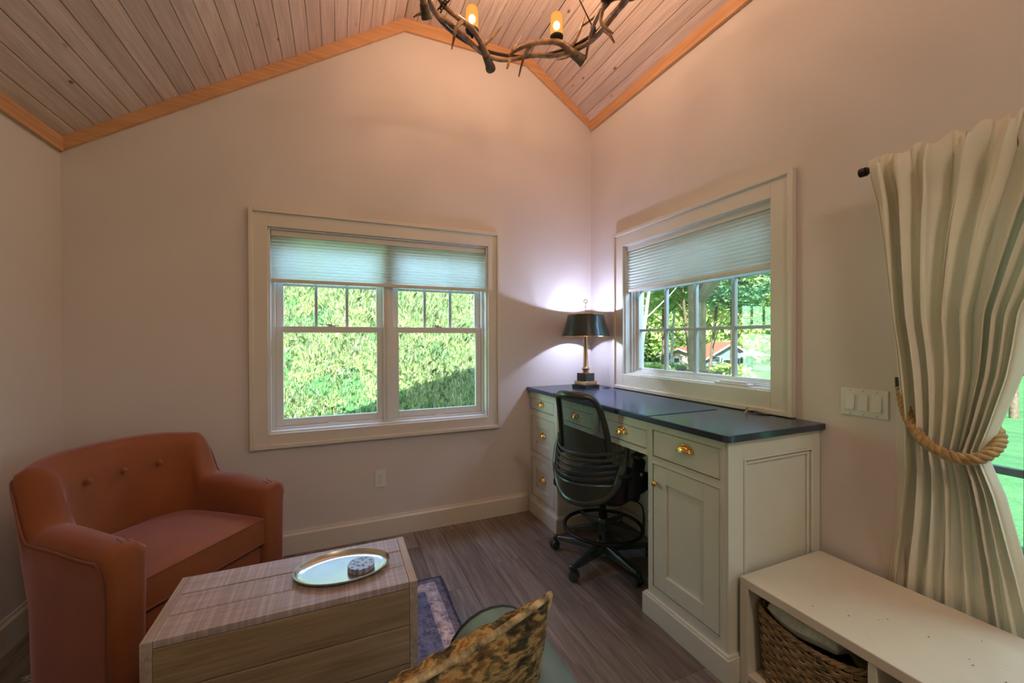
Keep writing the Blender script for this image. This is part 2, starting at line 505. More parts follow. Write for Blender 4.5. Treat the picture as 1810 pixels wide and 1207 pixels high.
class MB:
    def __init__(s):
        s.v = []; s.f = []
    def add(s, vs, fs):
        n = len(s.v)
        s.v += [tuple(p) for p in vs]
        s.f += [tuple(i + n for i in f) for f in fs]
        return s
    def box(s, x0, x1, y0, y1, z0, z1):
        x0, x1 = min(x0, x1), max(x0, x1); y0, y1 = min(y0, y1), max(y0, y1); z0, z1 = min(z0, z1), max(z0, z1)
        return s.add([(x0, y0, z0), (x1, y0, z0), (x1, y1, z0), (x0, y1, z0), (x0, y0, z1), (x1, y0, z1), (x1, y1, z1), (x0, y1, z1)],
              [(0, 3, 2, 1), (4, 5, 6, 7), (0, 1, 5, 4), (1, 2, 6, 5), (2, 3, 7, 6), (3, 0, 4, 7)])
    def obox(s, c, size, R):
        h = [x / 2 for x in size]
        c = Vector(c)
        vs = []
        for sz in (-1, 1):
            for sx, sy in ((-1, -1), (1, -1), (1, 1), (-1, 1)):
                vs.append(c + R @ Vector((sx * h[0], sy * h[1], sz * h[2])))
        return s.add(vs, [(0, 3, 2, 1), (4, 5, 6, 7), (0, 1, 5, 4), (1, 2, 6, 5), (2, 3, 7, 6), (3, 0, 4, 7)])
    def prism(s, poly, ax, a, b):
        # poly in the two other axes (order: xz for y, yz for x, xy for z)
        def P(p, t):
            return {'y': (p[0], t, p[1]), 'x': (t, p[0], p[1]), 'z': (p[0], p[1], t)}[ax]
        n = len(poly)
        vs = [P(p, a) for p in poly] + [P(p, b) for p in poly]
        fs = [tuple(range(n)), tuple(range(2 * n - 1, n - 1, -1))]
        fs += [(i, i + n, (i + 1) % n + n, (i + 1) % n) for i in range(n)]
        return s.add(vs, fs)
    def loft(s, rings, closed=True, caps=True):
        n = len(rings[0]); vs = []; fs = []
        for r in rings: vs += [tuple(p) for p in r]
        for i in range(len(rings) - 1):
            for j in range(n if closed else n - 1):
                k = (j + 1) % n
                fs.append((i * n + j, i * n + k, (i + 1) * n + k, (i + 1) * n + j))
        if caps and closed:
            fs.append(tuple(range(n - 1, -1, -1)))
            b = (len(rings) - 1) * n
            fs.append(tuple(range(b, b + n)))
        return s.add(vs, fs)
    def tube(s, pts, r, n=8, closed=False, squash=1.0):
        pts = [Vector(p) for p in pts]
        L = len(pts)
        rs = r if isinstance(r, (list, tuple)) else [r] * L
        rings = []
        prev = None
        for i, p in enumerate(pts):
            if closed:
                t = pts[(i + 1) % L] - pts[i - 1]
            else:
                t = pts[min(i + 1, L - 1)] - pts[max(i - 1, 0)]
            t.normalize()
            if prev is None:
                a = Vector((0, 0, 1)) if abs(t.z) < 0.9 else Vector((1, 0, 0))
                u = t.cross(a).normalized()
            else:
                u = (prev - t * prev.dot(t))
                if u.length < 1e-6: u = t.orthogonal()
                u.normalize()
            prev = u
            v = t.cross(u)
            rings.append([p + (u * math.cos(2 * PI * k / n) + v * math.sin(2 * PI * k / n) * squash) * rs[i] for k in range(n)])
        if closed:
            rings.append(rings[0])
            return s.loft(rings, True, False)
        return s.loft(rings, True, True)
    def cyl(s, p0, p1, r, n=16, r2=None):
        return s.tube([p0, p1], [r, r if r2 is None else r2], n)
    def lathe(s, prof, c=(0, 0, 0), n=28):
        rings = [[(c[0] + r * math.cos(2 * PI * k / n), c[1] + r * math.sin(2 * PI * k / n), c[2] + z) for k in range(n)] for r, z in prof]
        return s.loft(rings, True, True)
    def sphere(s, c, r, n=14, sc_=(1, 1, 1)):
        rings = []
        for i in range(1, n // 2 + 1):
            a = PI * i / (n // 2 + 1)
            rings.append([(c[0] + sc_[0] * r * math.sin(a) * math.cos(2 * PI * k / n), c[1] + sc_[1] * r * math.sin(a) * math.sin(2 * PI * k / n), c[2] - sc_[2] * r * math.cos(a)) for k in range(n)])
        return s.loft(rings, True, True)
    def build(s, name, mat, parent=None, bevel=0.0, smooth=None, subsurf=0, seg=2, local=False, solid=0.0):
        me = bpy.data.meshes.new(name)
        off = Vector((0, 0, 0))
        if parent is not None and not local:
            off = ORG.get(parent.name, off)
        me.from_pydata([(p[0] - off[0], p[1] - off[1], p[2] - off[2]) for p in s.v], [], s.f)
        me.update()
        me.materials.append(M[mat] if isinstance(mat, str) else mat)
        o = bpy.data.objects.new(name, me)
        if parent is not None:
            o.parent = parent
            ORG[o.name] = off
        else:
            ORG[o.name] = Vector((0, 0, 0))
        col.objects.link(o)
        if smooth is None: smooth = 35
        if smooth:
            me.polygons.foreach_set('use_smooth', [True] * len(me.polygons))
            try:
                me.set_sharp_from_angle(angle=math.radians(smooth))
            except Exception:
                pass
        import bmesh
        bm = bmesh.new(); bm.from_mesh(me)
        if len(me.polygons) < 60000:
            bmesh.ops.recalc_face_normals(bm, faces=bm.faces)
            bm.to_mesh(me)
        bm.free()
        if solid:
            md = o.modifiers.new('solid', 'SOLIDIFY'); md.thickness = solid; md.offset = 0
        if bevel:
            md = o.modifiers.new('bevel', 'BEVEL'); md.width = bevel; md.segments = seg; md.limit_method = 'ANGLE'; md.angle_limit = math.radians(40)
        if subsurf:
            md = o.modifiers.new('sub', 'SUBSURF'); md.levels = subsurf; md.render_levels = subsurf
        return o

def copy_tree(o, parent=None):
    c = o.copy()
    col.objects.link(c)
    if parent is not None:
        c.parent = parent
    for ch in [x for x in o.children]:
        copy_tree(ch, c)
    return c

def cr(pts, n=8):
    # Catmull-Rom through the points (vectors of any length)
    P = [np.array(p, float) for p in pts]
    P = [2 * P[0] - P[1]] + P + [2 * P[-1] - P[-2]]
    out = []
    for i in range(1, len(P) - 2):
        for k in range(n):
            t = k / n
            out.append(0.5 * ((2 * P[i]) + (-P[i - 1] + P[i + 1]) * t + (2 * P[i - 1] - 5 * P[i] + 4 * P[i + 1] - P[i + 2]) * t * t + (-P[i - 1] + 3 * P[i] - 3 * P[i + 1] + P[i + 2]) * t ** 3))
    out.append(P[-2])
    return out

# ------------------------------------------------------------------ the room
XL, YF = -3.294, -5.2
PROF = [(XL, 2.39), (-1.53, 3.55), (-0.585, 3.55), (0.0, 3.14)]
def struct(o, label=None):
    o['kind'] = 'structure'
    if label: o['label'] = label
    return o

mb = MB()
o_ = (-2.355, -0.925, 0.762, 2.035)           # opening of window 1
mb.prism([(XL - .15, -0.3), (o_[0], -0.3), (o_[0], 3.3), (XL - .15, 2.33)], 'y', 0, .17)
mb.prism([(o_[0], -0.3), (o_[1], -0.3), (o_[1], o_[2]), (o_[0], o_[2])], 'y', 0, .17)
mb.prism([(o_[0], o_[3]), (o_[1], o_[3]), (o_[1], 3.66), (-1.53, 3.66), (o_[0], 3.1)], 'y', 0, .17)
mb.prism([(o_[1], -0.3), (.17, -0.3), (.17, 3.1), (-.585, 3.66), (o_[1], 3.66)], 'y', 0, .17)
struct(mb.build('wall_back', 'wall', smooth=0), 'cream painted gable wall with the double window')
mb = MB()
D0, D1 = -2.072, -3.95                          # door opening
for a, b, z0, z1 in ((0.0, -.435, -.3, 3.2), (-.435, -1.56, -.3, 1.08), (-.435, -1.56, 2.03, 3.2), (-1.56, D0, -.3, 3.2), (D0, D1, 2.0, 3.2), (D1, YF, -.3, 3.2), (D0, D1, -.3, 0.0)):
    mb.box(0, .17, b, a, z0, z1)
struct(mb.build('wall_right', 'wall', smooth=0), 'cream painted wall behind the desk and the curtain')
mb = MB(); mb.box(XL - .15, XL, YF, 0, -.3, 2.5)
struct(mb.build('wall_left', 'wall', smooth=0), 'cream painted low side wall behind the armchair')
struct(MB().box(XL - .15, .17, YF - .15, YF, -.3, 3.7).build('wall_front', 'wall', smooth=0))

# floor with its planks
mb = MB(); mb.box(XL - .1, .1, YF - .1, .1, -.30, -.012)
floor = struct(mb.build('floor', 'slot', smooth=0), 'grey brown oak plank floor')
PW, PL = 0.181, 1.22
meshes = {}
def plank_mesh(L, wdt, mat, t, name='plank', c=0.0015):
    key = (round(L, 3), round(wdt, 4), mat)
    if key in meshes: return meshes[key]
    m = MB()
    prof = [(c, 0), (0, -c), (0, -t), (wdt, -t), (wdt, -c), (wdt - c, 0)]
    m.prism([(x, z) for x, z in prof], 'y', 0, L)
    me = bpy.data.meshes.new(name)
    me.from_pydata(m.v, [], m.f)
    me.materials.append(M[mat])
    meshes[key] = me
    return me
k = 0
x = XL
ci = 0
while x < 0.0:
    wdt = min(PW, 0.0 - x) - 0.0012
    y = YF - (ci * 0.437 % 1.0) * PL
    while y < 0:
        ya = max(y, YF); yb = min(y + PL, 0.0)
        if yb - ya > 0.02:
            o = bpy.data.objects.new('plank', plank_mesh(round(yb - ya - 0.0012, 3), wdt, 'floorplank', 0.011))
            o.location = (x, ya, 0.0)
            o.parent = floor
            col.objects.link(o)
        y += PL
    x += PW; ci += 1

# ceiling slab with its boards
mb = MB()
T = 0.16
top = [(x, z + T) for x, z in PROF]
poly = [(XL - .5, PROF[0][1] - .5 * .657)] + PROF[1:3] + [(.17, PROF[3][1] - .17 * .70)]
off = 0.016
poly2 = [(x, z + off) for x, z in poly]
mb.prism(poly2 + [(x, z + off + T) for x, z in reversed(poly)], 'y', YF - .15, .45)
ceil = struct(mb.build('ceiling', 'slot', smooth=0), 'vaulted ceiling of whitewashed knotty pine boards with a flat middle')
def boards(p0, p1, w0):
    v = Vector((p1[0] - p0[0], 0, p1[1] - p0[1]))
    L = v.length
    n = max(1, round(L / w0)); wd = L / n
    ang = math.atan2(v.z, v.x)
    for i in range(n):
        gap = 0.0035 if i % 2 == 0 else 0.0014
        me = plank_mesh(5.2, round(wd - gap, 4), 'pine', 0.014, 'board', c=0.0022)
        o = bpy.data.objects.new('board', me)
        # turned over so that the chamfered face looks down
        R = Matrix.Rotation(-ang, 4, 'Y') @ Matrix.Rotation(PI, 4, 'Y')
        s = p0[0] + v.x * (i * wd + wd - gap / 2) / L
        z = p0[1] + v.z * (i * wd + wd - gap / 2) / L
        o.matrix_world = Matrix.Translation((s, YF, z)) @ R
        o.parent = ceil
        col.objects.link(o)
boards(PROF[0], PROF[1], 0.0866)
boards(PROF[1], PROF[2], 0.0866)
boards(PROF[2], PROF[3], 0.0866)

# pine trims along the ceiling
TR = [(XL, 2.325), (-1.527, 3.466), (-.598, 3.466), (0, 3.09)]
mb = MB(); mb.prism(TR + [(x, z + .002) for x, z in reversed(PROF)], 'y', -.022, 0)
struct(mb.build('trim_1', 'pinetrim', bevel=.002, smooth=0), 'orange pine trim following the gable under the ceiling')
mb = MB(); mb.prism([(XL, 2.325), (XL + .022, 2.325), (XL + .022, 2.40), (XL, 2.39)], 'y', YF, -.022)
struct(mb.build('trim_2', 'pinetrim_y', smooth=0), 'orange pine trim on top of the left wall')
mb = MB(); mb.prism([(0, 3.075), (-.022, 3.075), (-.022, 3.154), (0, 3.14)], 'y', YF, -.022)
struct(mb.build('trim_3', 'pinetrim_y', smooth=0), 'orange pine trim on top of the right wall')

# baseboards
def base_prof(sgn):
    return [(0, 0), (sgn * .018, 0), (sgn * .018, .118), (sgn * .010, .128), (sgn * .008, .14), (0, .14)]
mb = MB(); mb.prism([(-p[0], p[1]) for p in base_prof(1)], 'x', XL, -.60)
struct(mb.build('baseboard_back', 'trimpaint', smooth=0), 'cream baseboard along the gable wall')
mb = MB(); mb.prism([(XL + p[0], p[1]) for p in base_prof(1)], 'y', YF, -.018)
struct(mb.build('baseboard_left', 'trimpaint', smooth=0), 'cream baseboard along the left wall')
mb = MB(); mb.prism([(-p[0], p[1]) for p in base_prof(1)], 'y', -2.05, -1.80)
struct(mb.build('baseboard_right', 'trimpaint', smooth=0))

# ------------------------------------------------------------------ windows
def frame_rect(mb, ax, a0, a1, z0, z1, d0, d1, wl, wr, wb, wt):
    # rectangular frame in the plane normal to ax; wl.. widths of the members
    def bx(p0, p1, q0, q1):
        if ax == 'y': mb.box(p0, p1, d0, d1, q0, q1)
        else: mb.box(d0, d1, p0, p1, q0, q1)
    bx(a0, a0 + wl, z0, z1); bx(a1 - wr, a1, z0, z1)
    bx(a0 + wl, a1 - wr, z0, z0 + wb); bx(a0 + wl, a1 - wr, z1 - wt, z1)
    return mb

w1 = thing('window_1', 'double hung twin window in the gable wall', None, (-1.64, 0, .76), kind='structure')
mb = MB()
CX0, CX1, CZ0, CZ1 = -2.454, -.833, .672, 2.143
frame_rect(mb, 'y', CX0 + .022, CX1 - .022, CZ0 + .022, CZ1 - .022, -.019, 0, .077, .07, .068, .086)
mb.build('casing', 'trimpaint', w1, bevel=.0015)
mb = MB(); frame_rect(mb, 'y', CX0, CX1, CZ0, CZ1, -.032, 0, .024, .024, .024, .024)
mb.build('back_band', 'trimpaint', w1, bevel=.003)
mb = MB(); frame_rect(mb, 'y', o_[0], o_[1], o_[2], o_[3], .0, .165, .012, .012, .012, .012)
frame_rect(mb, 'y', o_[0] + .012, o_[1] - .012, o_[2] + .012, o_[3] - .012, .052, .15, .018, .018, .016, .016)
mb.build('window_frame', 'sashwhite', w1, bevel=.0015)
mb = MB(); mb.box(-1.672, -1.608, .042, .15, o_[2] + .012, o_[3] - .012); mb.box(-1.652, -1.628, .034, .05, o_[2] + .012, o_[3] - .012)
mb.build('mullion', 'sashwhite', w1, bevel=.0015)
for (ux0, ux1) in ((-2.325, -1.672), (-1.608, -.955)):
    # lower sash
    s = frame_rect(MB(), 'y', ux0, ux1, .790, 1.428, .066, .092, .042, .042, .046, .040).build('sash', 'sashwhite', w1, bevel=.002)
    MB().box(ux0 + .04, ux1 - .04, .078, .081, .83, 1.392).build('pane', 'glass', s)
    xm = (ux0 + ux1) / 2
    MB().box(xm - .03, xm + .03, .056, .067, .786, .80).box(xm - .026, xm + .026, .058, .067, .80, .806).build('lift_handle', 'sashwhite', s, bevel=.002)
    MB().box(xm - .022, xm + .022, .066, .09, 1.428, 1.436).box(xm - .03, xm + .004, .070, .082, 1.436, 1.445).build('sash_lock', 'muntin', s, bevel=.0015)
    s = frame_rect(MB(), 'y', ux0, ux1, 1.392, 2.006, .096, .122, .042, .042, .036, .04).build('sash', 'sashwhite', w1, bevel=.002)
    MB().box(ux0 + .04, ux1 - .04, .108, .111, 1.42, 1.97).build('pane', 'glass', s)
    gw = (ux1 - ux0 - .084)
    for t in (1 / 3, 2 / 3):
        xx = ux0 + .042 + gw * t
        MB().box(xx - .009, xx + .009, .099, .119, 1.428, 1.966).build('muntin', 'muntin', s, bevel=.002)
    MB().box(ux0 + .042, ux1 - .042, .100, .118, 1.690, 1.706).build('muntin', 'muntin', s, bevel=.002)

# cellular shade 1
def cell_shade(name, label, ax, a0, a1, d, z0, z1, ztop, fabric='shade_fabric'):
    org = ((a0 + a1) / 2, d, z0) if ax == 'y' else (d, (a0 + a1) / 2, z0)
    t = thing(name, label, 'window shade', org)
    def P(a, dd, z): return (a, dd, z) if ax == 'y' else (dd, a, z)
    sg = 1
    n = int(round((z1 - z0) / .0105)); n += n % 2
    mb = MB()
    for side in (-1, 1):
        rows = []
        for i in range(n + 1):
            z = z0 + (z1 - z0) * i / n
            dd = d + side * (0.003 + (0.0095 if i % 2 else 0.0))
            rows.append([P(a0, dd, z), P(a1, dd, z)])
        mb.loft(rows, closed=False, caps=False)
    mb.build('pleated_fabric', fabric, t, smooth=0)
    m = MB()
    (m.box(a0, a1, d - .014, d + .014, z0 - .022, z0) if ax == 'y' else m.box(d - .014, d + .014, a0, a1, z0 - .022, z0))
    m.build('bottom_rail', 'trimpaint', t, bevel=.003)
    m = MB()
    (m.box(a0, a1, d - .018, d + .018, z1, ztop) if ax == 'y' else m.box(d - .018, d + .018, a0, a1, z1, ztop))
    m.build('head_rail', 'trimpaint', t, bevel=.003)
    return t
cell_shade('cellular_shade', 'pale pleated shade half lowered over the double window by the armchair', 'y', -2.340, -.940, .026, 1.722, 1.985, 2.022)

w2 = thing('window_2', 'casement window above the desk', None, (0, -1.0, 1.08), kind='structure')
mb = MB(); frame_rect(mb, 'x', -1.672 + .022, -.330 - .022, .971 + .022, 2.134 - .022, -.019, 0, .09, .085, .088, .086)
mb.build('casing', 'trimpaint', w2, bevel=.0015)
mb = MB(); frame_rect(mb, 'x', -1.672, -.330, .971, 2.134, -.032, 0, .024, .024, .024, .024)
mb.build('back_band', 'trimpaint', w2, bevel=.003)
mb = MB(); frame_rect(mb, 'x', -1.56, -.435, 1.08, 2.03, 0, .165, .01, .01, .01, .01)
frame_rect(mb, 'x', -1.55, -.445, 1.09, 2.02, .045, .15, .014, .014, .012, .012)
frame_rect(mb, 'x', -1.536, -.459, 1.102, 2.008, .062, .15, .012, .012, .008, .012)
mb.build('window_frame', 'sashwhite', w2, bevel=.0015)
s = frame_rect(MB(), 'x', -1.524, -.471, 1.106, 1.996, .080, .125, .026, .026, .022, .024).build('sash', 'sashwhite', w2, bevel=.002)
MB().box(.100, .103, -1.50, -.495, 1.12, 1.98).build('pane', 'glass', s)
for yy in (-.75, -1.0, -1.27):
    MB().box(.088, .114, yy - .010, yy + .010, 1.126, 1.972).build('muntin', 'muntin', s, bevel=.002)
for zz in (1.402, 1.69):
    MB().box(.090, .112, -1.498, -.497, zz - .009, zz + .009).build('muntin', 'muntin', s, bevel=.002)
MB().box(-.002, .045, -1.43, -1.22, 1.091, 1.100).add([], []).box(.005, .030, -1.41, -1.25, 1.100, 1.110).build('crank_cover', 'sashwhite', w2, bevel=.003)
cell_shade('cellular_shade', 'pale pleated shade half lowered over the window above the desk', 'x', -1.545, -.450, .026, 1.708, 1.985, 2.022, 'shade_fabric_desk')

# glass door
d1 = thing('door_1', 'glass patio door behind the cream curtain', None, (.05, -3.0, 0), kind='structure')
MB().box(-.014, 0, D0, D0 + .024, 0, 2.036).box(-.014, 0, D1, D0, 2.0, 2.036).build('casing', 'trimpaint', d1, bevel=.002)
MB().box(0, .165, D0 - .012, D0, 0, 2.0).box(0, .165, D1, D1 + .012, 0, 2.0).box(0, .165, D1, D0, 1.985, 2.0).box(0, .165, D1, D0, 0, .02).build('jamb', 'trimpaint', d1)
for (q0, q1) in ((-3.02, -2.084), (-3.938, -3.02)):
    lf = frame_rect(MB(), 'x', q0, q1, .02, 1.985, .07, .11, .075, .075, .12, .09).build('door_leaf', 'siding', d1, bevel=.002)
    MB().box(.088, .091, q0 + .07, q1 - .07, .13, 1.9).build('pane', 'glass', lf)
    for zz in (.55, .895, 1.25, 1.6):
        MB().box(.078, .102, q0 + .075, q1 - .075, zz - .012, zz + .012).build('muntin', 'siding', lf)
    MB().box(.078, .102, q0 + .66, q0 + .684, .14, 1.895).build('muntin', 'siding', lf)

# outlet and switches
t = thing('wall_outlet', 'white double power outlet on the gable wall below the window', 'outlet', (-1.70, 0, .398))
MB().box(-1.737, -1.664, -.006, 0, .34, .455).build('cover_plate', 'whiteplastic', t, bevel=.003)
MB().box(-1.717, -1.684, -.0085, -.004, .363, .432).build('socket_face', 'whiteplastic', t, bevel=.001)
mb = MB()
for zc in (.38, .413):
    mb.box(-1.708, -1.706, -.0092, -.0075, zc - .001, zc + .008); mb.box(-1.696, -1.694, -.0092, -.0075, zc, zc + .007)
    mb.cyl((-1.7005, -.0092, zc - .006), (-1.7005, -.0075, zc - .006), .0022, 8)
mb.build('slots', 'slot', t)
t = thing('light_switch', 'white triple rocker switch plate between the desk and the curtain', 'switch', (0, -1.938, 1.078))
MB().box(-.006, 0, -2.020, -1.856, 1.022, 1.134).build('cover_plate', 'whiteplastic', t, bevel=.003)
for yc in (-1.892, -1.938, -1.984):
    o = MB().obox((-.0075, yc, 1.078), (.007, .032, .064), Matrix.Rotation(.06, 3, 'Y')).build('rocker', 'whiteplastic', t, bevel=.001)
for yc in (-1.892, -1.938, -1.984):
    for zc in (1.030, 1.126): MB().cyl((-.0075, yc, zc), (-.005, yc, zc), .003, 8).build('screw', 'muntin', t)

# ------------------------------------------------------------------ built-in desk
XF = -.575     # cabinet face plane
def shaker(name, parent, y0, y1, z0, z1, mat='cabinet', rail=.062, x=XF, flat=False, knobf=None):
    """inset drawer front / door on the plane x: dark joint round it"""
    y0, y1 = min(y0, y1), max(y0, y1)
    g = .0035
    mb = MB()
    X0, X1 = x + .001, x + .019
    if flat:
        mb.box(X0, X1, y0 + g, y1 - g, z0 + g, z1 - g)
    else:
        frame_rect(mb, 'x', y0 + g, y1 - g, z0 + g, z1 - g, X0, X1, rail, rail, rail, rail)
        mb.box(X0 + .009, X1, y0 + rail - .002, y1 - rail + .002, z0 + rail - .002, z1 - rail + .002)
    return mb.build(name, mat, parent, bevel=.0015)

def face_frame(parent, y0, y1, z0, z1, holes, mat='cabinet', x=XF, t=.02):
    """face frame as grid of members round rectangular holes"""
    ys = sorted({y0, y1} | {h[0] for h in holes} | {h[1] for h in holes})
    zs = sorted({z0, z1} | {h[2] for h in holes} | {h[3] for h in holes})
    mb = MB()
    for i in range(len(ys) - 1):
        for j in range(len(zs) - 1):
            yc, zc = (ys[i] + ys[i + 1]) / 2, (zs[j] + zs[j + 1]) / 2
            if any(h[0] < yc < h[1] and h[2] < zc < h[3] for h in holes): continue
            mb.box(x, x + t, ys[i], ys[i + 1], zs[j], zs[j + 1])
    o = mb.build('face_frame', mat, parent, smooth=0)
    # thin bead round each hole
    mb = MB()
    for h in holes:
        frame_rect(mb, 'x', h[0] - .004, h[1] + .004, h[2] - .004, h[3] + .004, x - .002, x + .002, .004, .004, .004, .004)
    if holes: mb.build('bead', mat, parent)
    return o

def cup_pull(parent, y, z, x=XF, r=.036):
    mb = MB()
    rings = []
    n = 10
    for i in range(7):
        a = (PI / 2) * i / 6
        rings.append([(x - .0015 - .024 * math.sin(a) * abs(math.sin(PI * k / n)) ** .6, y + r * math.cos(PI * k / n), z - .012 + .028 * math.cos(a) * math.sin(PI * k / n) + .0) for k in range(n + 1)])
    mb.loft(rings, closed=False, caps=False)
    pts = [(x - .002, y + (r + .002) * math.cos(PI * k / n), z - .012 + .030 * math.sin(PI * k / n)) for k in range(n + 1)]
    mb.tube(pts, .0028, 6)
    mb.tube([(x - .025 * abs(math.sin(PI * k / n)) ** .6 - .001, y + r * math.cos(PI * k / n), z - .012) for k in range(n + 1)], .0018, 6)
    return mb.build('cup_pull', 'brass', parent, smooth=60, solid=.0015)

# left drawer cabinet
c1 = thing('drawer_cabinet', 'cream three-drawer desk cabinet in the corner below the lamp', 'cabinet', (-.3, -.217, 0))
hs = [(-.382, -.021, .802, .890), (-.389, -.034, .478, .755), (-.389, -.034, .142, .432)]
face_frame(c1, -.432, -.002, .095, .94, hs)
mb = MB(); mb.box(XF + .02, -.002, -.432, -.414, .10, .94); mb.box(XF + .02, -.002, -.02, -.002, .10, .94); mb.box(-.02, -.002, -.414, -.02, .10, .94); mb.box(XF + .02, -.02, -.414, -.02, .10, .12)
mb.box(XF + .024, XF + .030, -.414, -.02, .12, .94)
mb.build('body', 'cabinet', c1)
frame_rect(MB(), 'y', XF + .004, -.004, .10, .935, -.440, -.432, .07, .07, .07, .07).build('side_panel', 'cabinet', c1, bevel=.003)
MB().prism([(XF - .018, -.002), (XF - .018, -.452), (-.050, -.452), (-.050, -.002)], 'z', 0, .100).prism([(XF - .010, -.002), (XF - .010, -.446), (-.050, -.446), (-.050, -.002)], 'z', .10, .110).build('plinth', 'cabinet', c1, bevel=.002)
for h in hs:
    dz = shaker('drawer', c1, *h, flat=(h[2] > .8), rail=.072)
    cup_pull(dz, (h[0] + h[1]) / 2, (h[2] + h[3]) / 2 + .012, x=XF + (0 if h[2] > .8 else .009) , r=.034)
# middle drawers and the knee-space back
c2 = thing('desk_apron', 'cream desk apron with two slim drawers over the knee space', 'drawer unit', (-.3, -.88, .76))
hs = [(-.855, -.470, .80, .892), (-1.318, -.925, .80, .892)]
face_frame(c2, -1.331, -.4415, .772, .94, hs)
MB().box(XF + .02, -.036, -1.331, -.4415, .772, .79).box(XF + .024, XF + .03, -1.331, -.4415, .79, .94).build('body', 'cabinet', c2)
for h in hs:
    dz = shaker('drawer', c2, *h, flat=True)
    cup_pull(dz, (h[0] + h[1]) / 2 - .01, .856, r=.034)
c3 = thing('knee_back_panel', 'cream panelled back of the knee space behind the office chair', 'panel', (-.02, -.88, 0))
MB().box(-.022, -.002, -1.331, -.4415, 0, .770).build('board', 'cabinet', c3)
frame_rect(MB(), 'x', -1.331, -.4415, .10, .768, -.034, -.022, .08, .08, .07, .07).build('panel_frame', 'cabinet', c3, bevel=.002)
MB().box(-.044, -.0345, -1.308, -.4535, 0, .10).build('plinth', 'cabinet', c3, bevel=.003)
# right cabinet
c4 = thing('door_cabinet', 'cream desk cabinet with one drawer above a panelled door', 'cabinet', (-.3, -1.55, 0))
hs = [(-1.740, -1.364, .778, .905), (-1.740, -1.364, .155, .745)]
face_frame(c4, -1.763, -1.332, .095, .94, hs)
MB().box(XF + .02, -.004, -1.763, -1.745, .10, .94).box(XF + .02, -.004, -1.350, -1.332, .10, .94).box(-.02, -.004, -1.745, -1.35, .10, .94).box(XF + .02, -.02, -1.745, -1.35, .10, .12).box(XF + .024, XF + .03, -1.745, -1.35, .12, .94).build('body', 'cabinet', c4)
dz = shaker('drawer', c4, *hs[0], flat=True)
cup_pull(dz, -1.562, .862, r=.040)
dz = shaker('door', c4, *hs[1], rail=.078)
k_ = MB().lathe([(.004, 0), (.005, .008), (.012, .013), (.014, .019), (.011, .025), (.001, .027)], n=16)
k_.v = [(XF + .001 - v[2], -1.392 + v[0], .655 + v[1]) for v in k_.v]
k_.build('knob', 'brass', dz, smooth=60)
frame_rect(MB(), 'y', XF + .002, -.004, .10, .938, -1.775, -1.763, .085, .055, .09, .075).build('side_panel', 'cabinet', c4, bevel=.001)
frame_rect(MB(), 'y', XF + .085, -.057, .188, .865, -1.782, -1.763, .010, .010, .010, .010).build('moulding', 'cabinet', c4, bevel=.004)
frame_rect(MB(), 'y', XF + .099, -.071, .202, .851, -1.773, -1.763, .014, .014, .014, .014).build('moulding', 'cabinet', c4, bevel=.004)
MB().prism([(XF - .018, -1.309), (XF - .018, -1.790), (-.050, -1.790), (-.050, -1.309)], 'z', 0, .100).prism([(XF - .010, -1.317), (XF - .010, -1.785), (-.050, -1.785), (-.050, -1.317)], 'z', .10, .110).build('plinth', 'cabinet', c4, bevel=.002)

# worktop with rounded outer corner
def rounded_rect(x0, x1, y0, y1, rr, n=6):
    pts = []
    for (cx, cy, a, r) in ((x1 - rr[0], y1 - rr[0], 0, rr[0]), (x0 + rr[1], y1 - rr[1], 90, rr[1]), (x0 + rr[2], y0 + rr[2], 180, rr[2]), (x1 - rr[3], y0 + rr[3], 270, rr[3])):
        if r < 1e-4: pts.append((cx, cy)); continue
        for k in range(n + 1):
            t = math.radians(a + 90 * k / n); pts.append((cx + r * math.cos(t), cy + r * math.sin(t)))
    return pts
o = MB().prism(rounded_rect(-.602, -.001, -1.797, -.001, (0, 0, .03, 0)), 'z', .940, .968).build('worktop', 'slate', None, bevel=.003)
tag(o, 'long dark stone worktop running over the desk cabinets', 'worktop')
o = MB().prism(rounded_rect(-.598, -.13, -1.352, -.42, (.004, .004, .004, .004)), 'z', .968, .9705).build('desk_mat', 'deskmat', None)
tag(o, 'large thin dark mat lying flat on the worktop under the window', 'desk mat')
t = thing('cable_grommet', 'small round dark cable grommet in the worktop beside the lamp', 'grommet', (-.082, -.322, .968))
MB().lathe([(.030, .968), (.030, .971), (.026, .973), (.001, .973)], (-.082, -.322, 0), 20).build('rim', 'blackplastic', t)
MB().box(-.092, -.072, -.336, -.310, .973, .976).build('flap', 'blackplastic', t)
t = thing('desk_clip', 'small dark metal clip with cable at the back of the worktop below the window', 'cable clip', (-.06, -1.49, .968))
MB().lathe([(.013, .968), (.013, .972), (.005, .974), (.004, .985), (.008, .988), (.006, .995), (.001, .996)], (-.067, -1.471, 0), 14).build('post', 'bronze', t)
MB().tube(cr([(-.062, -1.475, .975), (-.052, -1.50, .978), (-.045, -1.54, .972), (-.040, -1.57, .971)], 4), .0035, 6).build('cable', 'blackplastic', t)
MB().tube(cr([(-.058, -1.50, .975), (-.068, -1.53, .9725), (-.058, -1.56, .972)], 4), .003, 6).build('cable', 'blackplastic', t)

